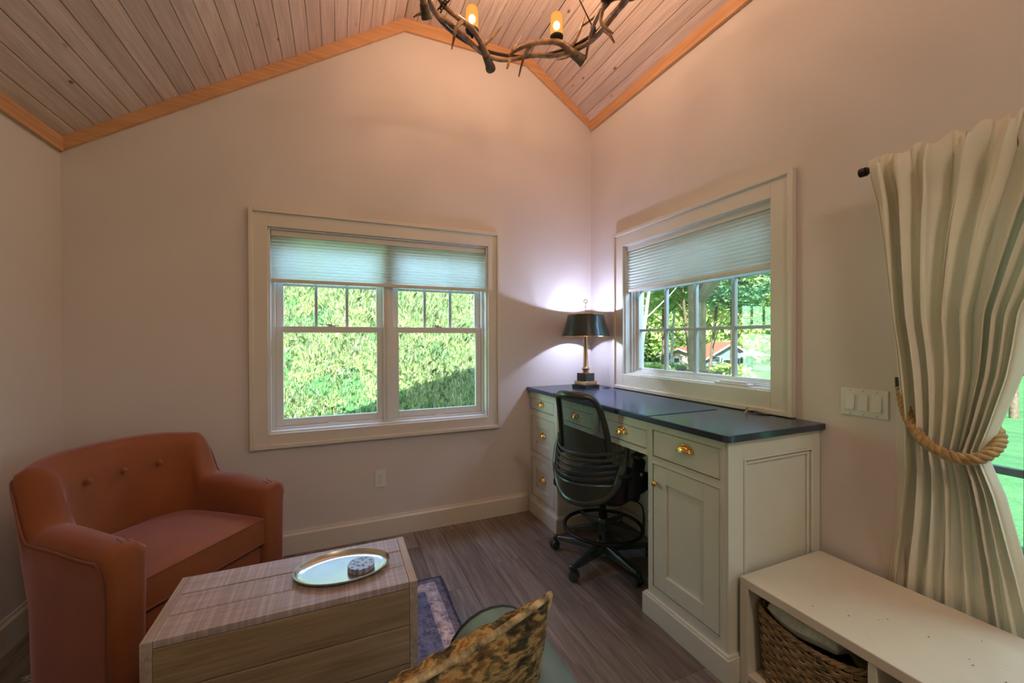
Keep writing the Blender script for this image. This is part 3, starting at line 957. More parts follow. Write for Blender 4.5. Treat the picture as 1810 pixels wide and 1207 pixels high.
# ------------------------------------------------------------------ table lamp
LX, LY, LZ = -.222, -.252, .968
t = thing('table_lamp', 'brass column table lamp with dark painted metal shade on the desk corner', 'lamp', (LX, LY, LZ))
Rl = Matrix.Rotation(.22, 3, 'Z')
MB().obox((LX, LY, LZ + .014), (.146, .146, .028), Rl).build('base_plate', 'marble', t, bevel=.002)
MB().obox((LX, LY, LZ + .041), (.122, .122, .026), Rl).build('brass_step', 'bronze', t, bevel=.003)
MB().obox((LX, LY, LZ + .084), (.094, .094, .060), Rl).build('block', 'marble', t, bevel=.002)
MB().lathe([(.026, .114), (.026, .120), (.018, .126), (.022, .132), (.030, .140), (.030, .150), (.022, .156), (.0195, .166), (.0135, .385), (.017, .390), (.017, .398), (.008, .402), (.006, .56), (.001, .56)], (LX, LY, LZ), 28).build('column', 'bronze', t, smooth=50)
sh = MB()
r0, r1, zb, zt = .181, .134, LZ + .392, LZ + .558
sh.loft([[(LX + r * math.cos(2 * PI * k / 48), LY + r * math.sin(2 * PI * k / 48), z) for k in range(48)] for r, z in ((r0, zb), (r1, zt))], True, False)
shd = sh.build('lamp_shade', 'shadegreen', t, smooth=60)
sh = MB()
sh.loft([[(LX + r * math.cos(2 * PI * k / 48), LY + r * math.sin(2 * PI * k / 48), z) for k in range(48)] for r, z in ((r0 - .003, zb), (r1 - .003, zt))], True, False)
sh.build('lining', 'shadeinner', shd, smooth=60)
for r, z in ((r0, zb), (r1, zt)):
    MB().tube([(LX + r * math.cos(2 * PI * k / 40), LY + r * math.sin(2 * PI * k / 40), z) for k in range(40)], .0032, 6, True).build('rim', 'brass', shd)
mb = MB()
for a in (0.3, 0.3 + 2 * PI / 3, 0.3 + 4 * PI / 3):
    mb.tube([(LX, LY, zt - .012), (LX + r1 * math.cos(a), LY + r1 * math.sin(a), zt - .002)], .0016, 5)
mb.build('spider', 'bronze', shd)
MB().cyl((LX, LY, LZ + .555), (LX, LY, LZ + .645), .0028, 8).sphere((LX, LY, LZ + .612), .0075, 10).tube([(LX + .013 * math.cos(a * PI / 8), LY - .004 * math.cos(a * PI / 8), LZ + .660 + .013 * math.sin(a * PI / 8)) for a in range(16)], .0032, 6, True).build('finial', 'bronze', t, smooth=60)
for dx, dy in ((-.058, -.01), (.055, .012)):
    MB().cyl((LX + dx, LY + dy, LZ + .43), (LX + dx, LY + dy, LZ + .345), .0011, 6).sphere((LX + dx, LY + dy, LZ + .342), .005, 8).tube([(LX, LY, LZ + .43), (LX + dx, LY + dy, LZ + .43)], .0025, 6).build('pull_chain', 'bronze', t)
for dx in (-.04, .04): MB().sphere((LX + dx, LY, LZ + .505), .018, 12).build('bulb', 'coolbulb', t)
lp = light('table_lamp_light', 'POINT', 28, (0.60, 0.66, 1.0), (LX, LY, LZ + .520), shadow_soft_size=.012)

# ------------------------------------------------------------------ rug
RX0, RX1, RY0, RY1 = -3.05, -1.435, -2.75, -.63
M['rug'] = rugmat(RX0, RX1, RY0, RY1)
t = tag(bpy.data.objects.new('area_rug', None), 'faded blue patterned rug with cream border under the coffee table', 'rug')
col.objects.link(t); ORG[t.name] = Vector((0, 0, 0))
n = 40
mb = MB()
def rugz(x, y): return .008 + .0012 * math.sin(x * 9 + y * 4)
rows = []
for i in range(n + 1):
    y = RY0 + (RY1 - RY0) * i / n
    wv = .004 * math.sin(i * .7)
    rows.append([(RX0 + (RX1 - RX0) * j / 30 + (wv if j in (0, 30) else 0), y, rugz(RX0 + (RX1 - RX0) * j / 30, y)) for j in range(31)])
mb.loft(rows, closed=False, caps=False)
mb.build('pile', 'rug', t, solid=.006)
fr = MB()
rnd = random.Random(3)
yy = RY0 + .01
while yy < RY1 - .01:
    a = rnd.uniform(-.35, .35); L = rnd.uniform(.05, .075)
    p0 = (RX0 + .004, yy, .009); p1 = (RX0 - L * .5, yy + a * L * .4, .010); p2 = (RX0 - L, yy + a * L, .005)
    fr.tube([p0, p1, p2], [.0016, .0018, .001], 4)
    yy += .0085
tag(fr.build('fringe', 'knit', t), kind='stuff')

# ------------------------------------------------------------------ armchair (local: +X to its left-hand wall side, +Y backwards)
ac = thing('armchair', 'rust orange upholstered armchair with three back buttons in the corner', 'armchair', (-2.48, -.77, 0.012), rot=math.radians(52.3))
def path_pt(s):
    """plan path of the shell from the right arm front (s=0) round the back to the left arm front (s=1)"""
    P = [(.315, .0), (.316, .15), (.312, .29), (.300, .39), (.262, .470), (.17, .530), (.0, .562), (-.17, .530), (-.262, .470), (-.300, .39), (-.312, .29), (-.316, .15), (-.315, .0)]
    return P
sp = cr(path_pt(0), 6)
NN = len(sp)
rings = []
pipe_o, pipe_i = [], []
def smooth01(x): x = max(0, min(1, x)); return x * x * (3 - 2 * x)
for i, p in enumerate(sp):
    a = sp[max(i - 1, 0)]; b = sp[min(i + 1, NN - 1)]
    tx, ty = b[0] - a[0], b[1] - a[1]
    l = math.hypot(tx, ty); tx /= l; ty /= l
    nx, ny = ty, -tx            # outward normal
    if nx * p[0] + ny * (p[1] - .2) < 0: nx, ny = -nx, -ny
    back = smooth01((p[1] - .36) / .095)
    mid = smooth01((p[1] - .45) / .11)
    h = .632 + .205 * back + .022 * mid - .018 * (1 - smooth01(p[1] / .28)) 
    lean_o = .035 * back + .015
    lean_i = .045 * back
    thick = .056 - .004 * back
    # round the front ends of the arms
    e = min(i, NN - 1 - i)
    k = 1.0
    ww = thick * k
    bulge = .006 * (1 - back)
    prof = [(ww, .04), (ww + .004, .30), (ww + lean_o * .5, .50), (ww + lean_o * .85 + bulge, h - .055), (ww * .8 + lean_o, h - .018), (ww * .2 + lean_o, h), (-ww * .5 + lean_i * .9, h - .006), (-ww * 1.0 + lean_i * .8 - bulge, h - .04), (-ww * 1.1 + lean_i * .4, h - .11), (-ww * 1.1, .47), (-ww * 1.0, .30), (-ww, .04)]
    rings.append([(p[0] + nx * q, p[1] + ny * q, z) for q, z in prof])
    qo, zo = prof[3]
    pipe_o.append((p[0] + nx * (qo + .003), p[1] + ny * (qo + .003), zo + .012))
# front caps, rounded forward
def capring(r, dy, shrink):
    c = np.mean(np.array(r), axis=0)
    return [(c[0] + (v[0] - c[0]) * shrink, v[1] - dy, c[2] + (v[2] - c[2]) * (1 - (1 - shrink) * .35)) for v in r]
first = [capring(rings[0], .040, .62), capring(rings[0], .036, .86), capring(rings[0], .022, .97)]
last = [capring(rings[-1], .022, .97), capring(rings[-1], .036, .86), capring(rings[-1], .040, .62)]
shell = MB(); shell.loft(first + rings + last, True, True)
shell.build('backrest_and_arms', 'rust', ac, local=True, smooth=80)
MB().tube(pipe_o, .0042, 6).build('piping', 'rustpipe', ac, local=True)
for sx in (0, -1):
    i = 0 if sx == 0 else -1
    sgn = 1 if sx == 0 else -1
    r = rings[i]
    pts = [(r[0][0] + sgn * .002, -.014, .05), (r[1][0] + sgn * .002, -.014, .30), (r[2][0] + sgn * .003, -.014, .50), (r[3][0] - sgn * .0, -.010, r[3][2] - .005), pipe_o[0 if sx == 0 else -1]]
    MB().tube(cr(pts, 4), .0042, 6).build('piping', 'rustpipe', ac, local=True)
# pleats on the arm fronts
for sgn in (1, -1):
    for a_, b_ in ((.0, .028), (.03, .050)):
        MB().tube([(sgn * (.355 - a_), -.028, .560 - a_ * .2), (sgn * (.350 - b_), -.012, .612 - a_ * .1), (sgn * (.345 - b_ * .9), .020, .622)], .0018, 5).build('pleat', 'rustpipe', ac, local=True)
# body under the seat and cushion
def cushion(name, x0, x1, y0, y1, z0, z1, mat, parent, local=True, crown=.02, r=.03, piping=None):
    nx_, ny_ = 14, 12
    def sup(u, v):
        return (max(0, 1 - abs(u) ** 5) * max(0, 1 - abs(v) ** 5)) ** .35
    top, bot = [], []
    for j in range(ny_ + 1):
        rt_, rb_ = [], []
        for i in range(nx_ + 1):
            u = math.sin((i / nx_ - .5) * PI); v = math.sin((j / ny_ - .5) * PI)
            x = (x0 + x1) / 2 + u * (x1 - x0) / 2; y = (y0 + y1) / 2 + v * (y1 - y0) / 2
            zz = sup(u, v)
            c = crown * (1 - u * u) * (1 - v * v)
            rt_.append((x, y, z1 - r + r * zz + c)); rb_.append((x, y, z0 + r - r * zz))
        top.append(rt_); bot.append(rb_)
    mb = MB()
    mb.loft(top, False, False); mb.loft(bot, False, False)
    def edge(g): return [g[0][i] for i in range(nx_)] + [g[j][-1] for j in range(ny_)] + [g[-1][i] for i in range(nx_, 0, -1)] + [g[j][0] for j in range(ny_, 0, -1)]
    et, eb = edge(top), edge(bot)
    mb.loft([eb, et], True, False)
    o = mb.build(name, mat, parent, local=local, smooth=60)
    if piping:
        for e in (et, eb):
            MB().tube(e, .004, 6, True).build('piping', piping, o, local=True)
    return o
cushion('seat_cushion', -.262, .262, -.028, .500, .325, .462, 'rust', ac, crown=.022, r=.010, piping='rustpipe')
MB().box(-.262, .262, -.012, .50, .045, .318).build('base', 'rust', ac, bevel=.02, local=True, seg=3)
MB().box(-.30, .30, .02, .46, .0, .045).build('plinth', 'blackfabric', ac, local=True)
for bx_ in (-.135, .005, .145):
    yb = .562 - .066 - .048 * (bx_ / .2) ** 2 * .55
    m = MB().sphere((0, 0, 0), .0135, 12, (1, .55, 1))
    m.v = [(v[0] + bx_, v[1] + yb + .004, v[2] + .725) for v in m.v]
    m.build('button', 'rust', ac, local=True)

# ------------------------------------------------------------------ coffee table
TX0, TX1, TY0, TY1, TZ = -2.509, -1.693, -1.360, -.987, .44
ct = thing('coffee_table', 'low whitewashed plank coffee table with solid ends carrying the oval tray', 'coffee table', ((TX0 + TX1) / 2, (TY0 + TY1) / 2, .012))
MB().box(TX0, TX0 + .030, TY0, TY1, .012, TZ).build('end_panel', 'tableend', ct, bevel=.002)
MB().box(TX1 - .030, TX1, TY0, TY1, .012, TZ).build('end_panel', 'tableend', ct, bevel=.002)
bw = (TY1 - TY0) / 3
def plank_obj(name, x0, x1, y0, y1, z0, z1, mat, parent):
    o = MB().box(x0, x1, y0, y1, z0, z1).build(name, mat, parent, bevel=.0018, smooth=0)
    return o
for i in range(3):
    plank_obj('plank', TX0 + .0305, TX1 - .0305, TY0 + bw * i + .0025, TY0 + bw * (i + 1) - .0025, TZ - .024, TZ - (.0008 if i == 1 else 0), 'tabletop', ct)
zb = [.012, .137, .279, TZ - .0245]
MB().box(TX0 + .031, TX1 - .031, TY0 + .014, TY1 - .014, .03, TZ - .026).build('core', 'slot', ct)
for i in range(3):
    plank_obj('plank', TX0 + .0305, TX1 - .0305, TY0 + .001, TY0 + .020, zb[i] + .0018, zb[i + 1] - .0018, 'tablefront', ct)
    plank_obj('plank', TX0 + .0305, TX1 - .0305, TY1 - .020, TY1 - .001, zb[i] + .0018, zb[i + 1] - .0018, 'tablefront', ct)

# tray: an oval pressed metal dish
tr = thing('oval_tray', 'large oval shallow metal tray lying on the coffee table', 'tray', (-1.945, -1.172, TZ))
ux, uy = Vector((.995, -.06)).normalized()
def ell(a, b, z, n=48):
    return [(-1.948 + a * math.cos(2 * PI * k / n) * ux - b * math.sin(2 * PI * k / n) * uy, -1.176 + a * math.cos(2 * PI * k / n) * uy + b * math.sin(2 * PI * k / n) * ux, z) for k in range(n)]
mb = MB()
rg = [(.140, .088, .0), (.158, .104, .002), (.168, .115, .014), (.174, .121, .022), (.1755, .1225, .022), (.1755, .1225, .0205), (.170, .117, .012), (.157, .103, .0045), (.140, .088, .0035)]
mb.loft([ell(a, b, TZ + z) for a, b, z in rg], True, True)
mb.build('dish', 'tray', tr, smooth=50)
CXc, CYc = -1.884, -1.196
g0 = None
for i in range(4):
    z = TZ + .0035 + i * .0052
    lab = 'round coaster with blue and white pattern, topmost of the stack on the tray' if i == 3 else 'plain cork edged coaster lower in the stack on the tray'
    t = thing('coaster', lab, 'coaster', (CXc + (i % 2) * .0015, CYc, z), 'round coasters stacked on the tray' if i < 3 else None)
    MB().lathe([(.001, z), (.0475, z), (.0485, z + .001), (.0485, z + .0032), (.001, z + .0032)], (CXc + (i % 2) * .0015, CYc, 0), 36).build('cork_base', 'cork', t)
    MB().lathe([(.001, z + .0032), (.049, z + .0032), (.0495, z + .004), (.049, z + .005), (.001, z + .005)], (CXc + (i % 2) * .0015, CYc, 0), 36).build('printed_face', 'coaster', t)

# ------------------------------------------------------------------ sofa in the foreground
so = thing('sofa', 'teal leather sofa with dark piping in the foreground holding the patterned pillow', 'sofa', (-2.0, -2.10, .012))
sc0 = cushion('seat_cushion', -2.55, -1.69, -2.36, -1.795, .30, .452, 'teal', so, local=False, crown=.012, r=.012, piping='tealpipe') if False else None
m_ = MB()
cushion_seat = cushion('seat_cushion', -.55 - .0, .292, -.26, .305, .29, .443, 'teal', so, local=True, crown=.012, r=.012, piping='tealpipe')
MB().box(-2.86, -1.46, -2.44, -1.84, .07, .295).build('base', 'teal', so, bevel=.02, seg=3)
for sx, ax_ in ((1, -1.570), (-1, -2.68)):
    # rounded arm: extruded profile with its front panel piped
    prof = []
    for k in range(13):
        a = PI * k / 12
        prof.append((.134 * math.cos(a), .468 + .134 * math.sin(a) ** .9))
    prof = [(.120, .08)] + [(.130, .32)] + prof + [(-.120, .08)]
    rr = []
    for yv, s_ in ((-2.42, .96), (-2.40, 1.0), (-2.1, 1.0), (-1.95, 1.0), (-1.86, .99), (-1.822, .955)):
        rr.append([(ax_ + x * s_, yv, .08 + (z - .08) * (1 - (1 - s_) * .8)) for x, z in prof])
    arm = MB().loft(rr, True, True).build('arm', 'teal', so, smooth=60, bevel=.0)
    pp = [(ax_ + x * .958, -1.8225, .08 + (z - .08) * .966) for x, z in prof]
    MB().tube(pp, .0045, 6).build('piping', 'tealpipe', arm)
MB().loft([[(x, y0_, z) for x, z in rounded_rect(-2.56, -1.68, .29, .565, (.05, .05, .01, .01))] for y0_ in (-2.50, -2.36)], True, True).build('backrest', 'teal', so, bevel=.02, seg=3)
for fx in (-2.78, -1.54):
    for fy in (-2.36, -1.90):
        MB().lathe([(.018, .0), (.028, .07)], (fx, fy, .012), 12).build('leg', 'blackplastic', so)

# pillow: its plane leans back against the sofa
pl = thing('throw_pillow', 'earth toned ikat patterned throw pillow with welt leaning on the sofa arm', 'pillow', (-1.72, -2.17, .46))
def pillow(c, U, V, W, half, thick, parent):
    U, V, W = Vector(U).normalized(), Vector(V).normalized(), Vector(W).normalized()
    n = 26
    def pt(i, j, side):
        u = -1 + 2 * i / n; v = -1 + 2 * j / n
        # sides bow in, corners stick out
        su = u * (1 - .10 * (1 - v * v)); sv = v * (1 - .12 * (1 - u * u))
        d = ((1 - u ** 2) * (1 - v ** 2))
        th = thick * (max(d, 0) ** .42) * side
        wr = .004 * math.sin(u * 23 + v * 7) * min(1, 6 * d)
        return Vector(c) + U * su * half + V * sv * half + W * (th + wr * side)
    for side, nm in ((1, 'front_cover'), (-1, 'rear_cover')):
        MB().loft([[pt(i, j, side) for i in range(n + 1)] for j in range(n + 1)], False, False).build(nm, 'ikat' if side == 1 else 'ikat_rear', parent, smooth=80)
    edge = [pt(i, 0, 0) for i in range(n)] + [pt(n, j, 0) for j in range(n)] + [pt(i, n, 0) for i in range(n, 0, -1)] + [pt(0, j, 0) for j in range(n, 0, -1)]
    MB().tube(edge, .0078, 8, True).build('welt', 'welt', parent, smooth=60)
PU = Vector((1.0, .16, .13)).normalized()
PV = Vector((.05, -.30, 1.0)); PV = (PV - PU * PV.dot(PU)).normalized()
PW_ = PU.cross(PV)
if PW_.y < 0: PW_ = -PW_
pc = Vector((-1.533, -2.10, .772)) - PU * .222 - PV * .222
pillow(pc, PU, PV, PW_, .222, .085, pl)

# ------------------------------------------------------------------ drafting chair (local +X = forward)
oc = thing('drafting_chair', 'black mesh back drafting chair on casters pushed into the desk', 'office chair', (-.486, -.837, 0), rot=math.radians(23))
def W2L(x, y): 
    a = math.radians(-23); dx, dy = x + .486, y + .837
    return dx * math.cos(a) - dy * math.sin(a), dx * math.sin(a) + dy * math.cos(a)
MB().lathe([(.038, .055), (.042, .075), (.040, .105), (.030, .125), (.001, .125)], n=20).build('hub', 'blackplastic', oc, local=True)
MB().lathe([(.027, .10), (.027, .30), (.019, .302), (.019, .385), (.001, .385)], n=20).build('column', 'blackmetal', oc, local=True)
for k in range(5):
    a = math.radians(129 - 23 + 72 * k)
    ca, sa = math.cos(a), math.sin(a)
    rings = []
    for r, wd, z0, z1 in ((.025, .030, .062, .112), (.12, .024, .060, .102), (.22, .019, .058, .088), (.30, .016, .060, .080), (.318, .012, .062, .078)):
        rings.append([(r * ca - s * wd * sa * q, r * sa + s * wd * ca * q, z) for s, q, z in ((-1, 1, z0), (1, 1, z0), (1, .75, z1 - .006), (1, .35, z1), (-1, .35, z1), (-1, .75, z1 - .006))])
    MB().loft(rings).build('base_leg', 'blackplastic', oc, local=True, smooth=50)
    cs = MB()
    cx_, cy_ = .304 * ca, .304 * sa
    cs.lathe([(.001, .046), (.012, .046), (.014, .062), (.016, .066), (.016, .080), (.010, .084), (.001, .084)], (cx_, cy_, 0), 12)
    ang = a + .9 + k * 1.1
    dx, dy = math.cos(ang), math.sin(ang)
    rg = []
    for q in range(9):
        b = PI * q / 8
        rg.append([(cx_ + dx * (.012 + .030 * math.cos(b)) + s * .008 * -dy, cy_ + dy * (.012 + .030 * math.cos(b)) + s * .008 * dx, .027 + .030 * math.sin(b)) for s in (-1, 1)] + [(cx_ + dx * (.012 + .022 * math.cos(b)) + s * .008 * -dy, cy_ + dy * (.012 + .022 * math.cos(b)) + s * .008 * dx, .027 + .022 * math.sin(b)) for s in (1, -1)])
    cs.loft(rg)
    co = cs.build('caster', 'blackplastic', oc, local=True, smooth=50)
    for s in (-1, 1):
        c0 = (cx_ + dx * .012 + s * .010 * -dy, cy_ + dy * .012 + s * .010 * dx, .027)
        c1_ = (cx_ + dx * .012 + s * .024 * -dy, cy_ + dy * .012 + s * .024 * dx, .027)
        MB().tube([c0, c1_, (c1_[0] + s * .003 * -dy, c1_[1] + s * .003 * dx, .027)], [.027, .026, .016], 20).build('wheel', 'blackplastic', co, local=True, smooth=50)
# foot ring
MB().tube([(.232 * math.cos(2 * PI * k / 48), .232 * math.sin(2 * PI * k / 48), .205) for k in range(48)], .0125, 10, True, squash=.8).build('foot_ring', 'blackmetal', oc, local=True)
MB().lathe([(.028, .185), (.036, .19), (.038, .225), (.031, .250), (.0275, .256)], n=20).build('ring_collar', 'blackplastic', oc, local=True)
for k in range(5):
    a = math.radians(165 - 23 + 72 * k)
    ca, sa = math.cos(a), math.sin(a)
    MB().loft([[(r * ca - s * wd * sa, r * sa + s * wd * ca, z) for s, z in ((-1, z0), (1, z0), (1, z1), (-1, z1))] for r, wd, z0, z1 in ((.033, .013, .19, .232), (.13, .010, .19, .218), (.228, .010, .196, .212))]).build('ring_spoke', 'blackplastic', oc, local=True, bevel=.002)
MB().tube([(-.035, -.03, .20), (-.075, -.035, .20)], [.014, .018], 10).build('ring_knob', 'blackplastic', oc, local=True)
# seat
MB().box(-.11, .12, -.085, .085, .375, .425).build('mechanism', 'blackmetal', oc, bevel=.012, local=True, seg=2)
seat = cushion('seat', -.20, .26, -.222, .222, .420, .525, 'blackfabric', oc, crown=.012, r=.035)
MB().loft([[(x, y, z) for x, y in rounded_rect(-.19 * s, .25 * s, -.215 * s, .215 * s, (.08,) * 4)] for s, z in ((.55, .405), (.9, .415), (1.0, .445), (1.0, .462))]).build('seat_pan', 'blackplastic', oc, local=True, smooth=50)
# lever with paddle
MB().tube(cr([(.02, -.10, .405), (.03, -.19, .400), (.032, -.235, .385), (.034, -.245, .345)], 4), .0045, 8).build('lever', 'blackmetal', oc, local=True)
MB().loft([[(.034 + w * math.cos(2 * PI * k / 10), -.247 + .006 * math.sin(2 * PI * k / 10), z) for k in range(10)] for w, z in ((.003, .35), (.010, .335), (.014, .300), (.011, .270), (.004, .258))]).build('paddle', 'blackplastic', oc, local=True, smooth=60)
# back: surface x as function of y (wraps forward at the sides) and z (recline)
def bxs(y, z): 
    return -.262 + 3.1 * y * y - .27 * max(0, z - .72) * 1.0 - .05 * math.cos((z - .60) * 9) * .3
# J-bar between mechanism and shell
MB().tube(cr([(-.10, 0, .395), (-.20, 0, .39), (-.262, 0, .43), (-.272, 0, .52)], 5), [.02] * 16, 8, squash=.6).build('back_support', 'blackplastic', oc, local=True)
# upper frame
fp = []
fpts = [(-.158, .665), (-.157, .78), (-.145, .90), (-.128, .990), (-.108, 1.022), (-.06, 1.034), (0, 1.036), (.06, 1.034), (.108, 1.022), (.128, .990), (.145, .90), (.157, .78), (.158, .665)]
fc = cr(fpts, 5)
MB().tube([(bxs(y, z), y, z) for y, z in fc], [.018 if 22 < i < 38 else .0155 for i in range(len(fc))], 10, squash=1.2).build('back_frame', 'blackplastic', oc, local=True, smooth=60)
MB().tube([(bxs(y, .700), y, .700) for y in np.linspace(-.16, .16, 11)], .008, 8).build('frame_bar', 'blackplastic', oc, local=True)
rows = []
for z in np.linspace(.68, 1.02, 16):
    hw = .156 - .028 * max(0, (z - .80) / .19)
    if z > .995: hw = .11
    rows.append([(bxs(y, z) + .004, y, z) for y in np.linspace(-hw, hw, 13)])
MB().loft(rows, False, False).build('mesh_panel', 'mesh', oc, local=True, smooth=80)
# lumbar shell: U-shaped rim, five curved ribs and a solid lower dish
rim = cr([(-.232, .760), (-.228, .70), (-.222, .62), (-.200, .54), (-.150, .475), (-.07, .445), (0, .440), (.07, .445), (.150, .475), (.200, .54), (.222, .62), (.228, .70), (.232, .760)], 6)
def lx(y, z): return bxs(y, z) - .022 - .03 * max(0, 1 - abs(z - .58) / .2)
MB().tube([(lx(y, z), y, z) for y, z in rim], [.010 + .012 * min(1, 3 * math.sin(PI * i / (len(rim) - 1))) for i in range(len(rim))], 10, squash=.8).build('shell_rim', 'blackplastic', oc, local=True, smooth=60)
for zc, hw in ((.705, .222), (.672, .216), (.640, .212), (.608, .206), (.576, .198)):
    ys = np.linspace(-hw, hw, 15)
    MB().loft([[(lx(y, zc) + dx, y, zc + dz + .018 * (y / hw) ** 2) for dx, dz in ((-.004, -.007), (.004, -.009), (.005, .007), (-.003, .009))] for y in ys]).build('shell_rib', 'blackplastic', oc, local=True, bevel=.002)
rows = []
for z in np.linspace(.448, .556, 9):
    hw = .212 * math.sqrt(max(.0, 1 - ((.60 - z) / .166) ** 2)) + .01
    rows.append([(lx(y, z) - .002, y, z) for y in np.linspace(-hw, hw, 15)])
MB().loft(rows, False, False).build('shell_dish', 'blackplastic', oc, local=True, smooth=80, solid=.012)
# flip-up arms standing beside the seat
MB().tube(cr([(-.20, -.225, .60), (-.15, -.240, .595), (-.10, -.245, .575)], 5), .02, 8, squash=.7).build('arm_bracket', 'blackplastic', oc, local=True, smooth=50)
MB().obox((-.095, -.268, .575), (.090, .045, .235), Matrix.Rotation(math.radians(22), 3, 'Y')).build('armrest', 'blackfabric', oc, bevel=.02, seg=3, local=True)
MB().obox((-.035, -.268, .705), (.17, .05, .03), Matrix.Rotation(math.radians(-4), 3, 'Y')).build('armrest_pad', 'blackplastic', oc, bevel=.012, seg=3, local=True)
MB().tube([(-.090, -.288, .605), (-.090, -.296, .605)], .0085, 14).build('pivot_button', 'whiteplastic', oc, local=True)

# ------------------------------------------------------------------ bench with baskets
BX0, BX1, BY0, BY1, BZ = -.530, -.036, -3.75, -1.791, .418
be = thing('storage_bench', 'low cream painted storage bench with scuffed top beside the desk', 'bench', (-.28, -2.8, 0))
MB().box(BX0, BX1, BY0, BY1, BZ - .034, BZ).build('bench_top', 'benchpaint', be, bevel=.003)
for y0_, y1_ in ((-1.791, -1.823), (-2.205, -2.228), (-2.66, -2.683), (-3.15, -3.173), (-3.718, -3.75)):
    MB().box(BX0 + (.004 if y0_ != -1.791 else 0), BX1 - .003, y1_, y0_, .0, BZ - .0345).build('divider', 'cabinet', be, bevel=.0015)
for ya, yb in ((-1.823, -2.205), (-2.228, -2.66), (-2.683, -3.15), (-3.173, -3.718)):
    MB().box(BX0 + .002, BX1 - .008, yb + .0005, ya - .0005, .035, .055).build('shelf', 'benchpaint', be)
    MB().box(BX0 + .02, BX0 + .03, yb + .0005, ya - .0005, .0, .0345).build('kick', 'cabinet', be)
    MB().box(BX1 - .008, BX1 - .003, yb + .0005, ya - .0005, .0, BZ - .0345).build('back_panel', 'cabinet', be)
rnd = random.Random(11)
for i in range(26):
    x_, y_ = rnd.uniform(BX0 + .05, BX1 - .1), rnd.uniform(-2.95, -2.0)
    r_ = rnd.uniform(.0012, .0032)
    MB().add([(x_ + r_ * rnd.uniform(.6, 1.6) * math.cos(k * PI / 3), y_ + r_ * rnd.uniform(.5, 1) * math.sin(k * PI / 3), BZ + .0004) for k in range(6)], [tuple(range(6))]).build('scuff', 'bark', be, smooth=0)

def basket(label, y0, y1, x0, x1, z0, h, dip):
    t = thing('wicker_basket', label, 'basket', ((x0 + x1) / 2, (y0 + y1) / 2, z0))
    R_ = .035
    def outline(s, z):
        k = (z - z0) / h
        g = .012 * (1 - k)
        pts = rounded_rect(x0 + g, x1 - g, y0 + g, y1 - g, (R_,) * 4, 3)
        return pts
    def samp(z, n):
        pts = outline(0, z); P = pts + [pts[0]]
        d = [0]
        for a, b in zip(P, P[1:]): d.append(d[-1] + math.hypot(b[0] - a[0], b[1] - a[1]))
        out = []
        for i in range(n):
            q = d[-1] * i / n
            j = max(k for k in range(len(P) - 1) if d[k] <= q + 1e-9)
            f = (q - d[j]) / max(1e-9, d[j + 1] - d[j])
            px, py = P[j][0] + (P[j + 1][0] - P[j][0]) * f, P[j][1] + (P[j + 1][1] - P[j][1]) * f
            nx, ny = (P[j + 1][1] - P[j][1]), -(P[j + 1][0] - P[j][0]); l = math.hypot(nx, ny) + 1e-9
            out.append((px, py, nx / l, ny / l))
        return out
    NS = 56
    mb = MB()
    layers = int(h / .0085)
    for L in range(layers):
        z = z0 + .004 + L * .0085
        s = samp(z, NS * 2)
        pts = []
        ph = (L // 2) % 2
        for i, (px, py, nx, ny) in enumerate(s):
            o = .0042 * math.cos(PI * (i / 2 + ph) * 1.0) if True else 0
            o = (.0046 if ((i // 2) + ph) % 2 else -.0046) * (1 if i % 2 else .55)
            zz = z - dip * (z - z0) / h * max(0, math.sin(PI * (py - y0) / (y1 - y0))) * (1 if px < (x0 + x1) / 2 else .4)
            pts.append((px + nx * o, py + ny * o, zz + rnd.uniform(-.0008, .0008)))
        mb.tube(pts, .0043, 5, True)
    tag(mb.build('woven_strands', 'wicker', t, smooth=60), kind='stuff')
    s = samp(z0 + h, NS); s0 = samp(z0, NS)
    mb = MB()
    for i in range(0, NS, 2):
        a, b = s0[i], s[i]
        zz = z0 + h - dip * max(0, math.sin(PI * (b[1] - y0) / (y1 - y0))) * (1 if b[0] < (x0 + x1) / 2 else .4)
        mb.tube([(a[0], a[1], z0), (b[0], b[1], zz)], .0036, 5)
    tag(mb.build('stakes', 'wicker', t), kind='stuff')
    s = samp(z0 + h, 120)
    for ph in (0, 1, 2):
        pts = []
        for i, (px, py, nx, ny) in enumerate(s):
            zz = z0 + h - dip * max(0, math.sin(PI * (py - y0) / (y1 - y0))) * (1 if px < (x0 + x1) / 2 else .4)
            a = i * 2 * PI * 20 / 120 + ph * 2 * PI / 3
            pts.append((px + nx * .006 * math.cos(a), py + ny * .006 * math.cos(a), zz + .006 + .006 * math.sin(a)))
        MB().tube(pts, .0052, 6, True).build('rim_strand', 'wicker', t)
    m = MB().prism(rounded_rect(x0 + .018, x1 - .018, y0 + .018, y1 - .018, (R_,) * 4, 3), 'z', z0, z0 + .006).build('bottom', 'wicker', t)
    return t
basket('brown wicker basket in the first bench opening holding the knitted blanket', -2.190, -1.838, -.505, -.09, .0555, .262, .035)
basket('brown wicker basket in the second bench opening from the desk', -2.645, -2.245, -.505, -.09, .0555, .215, .02)
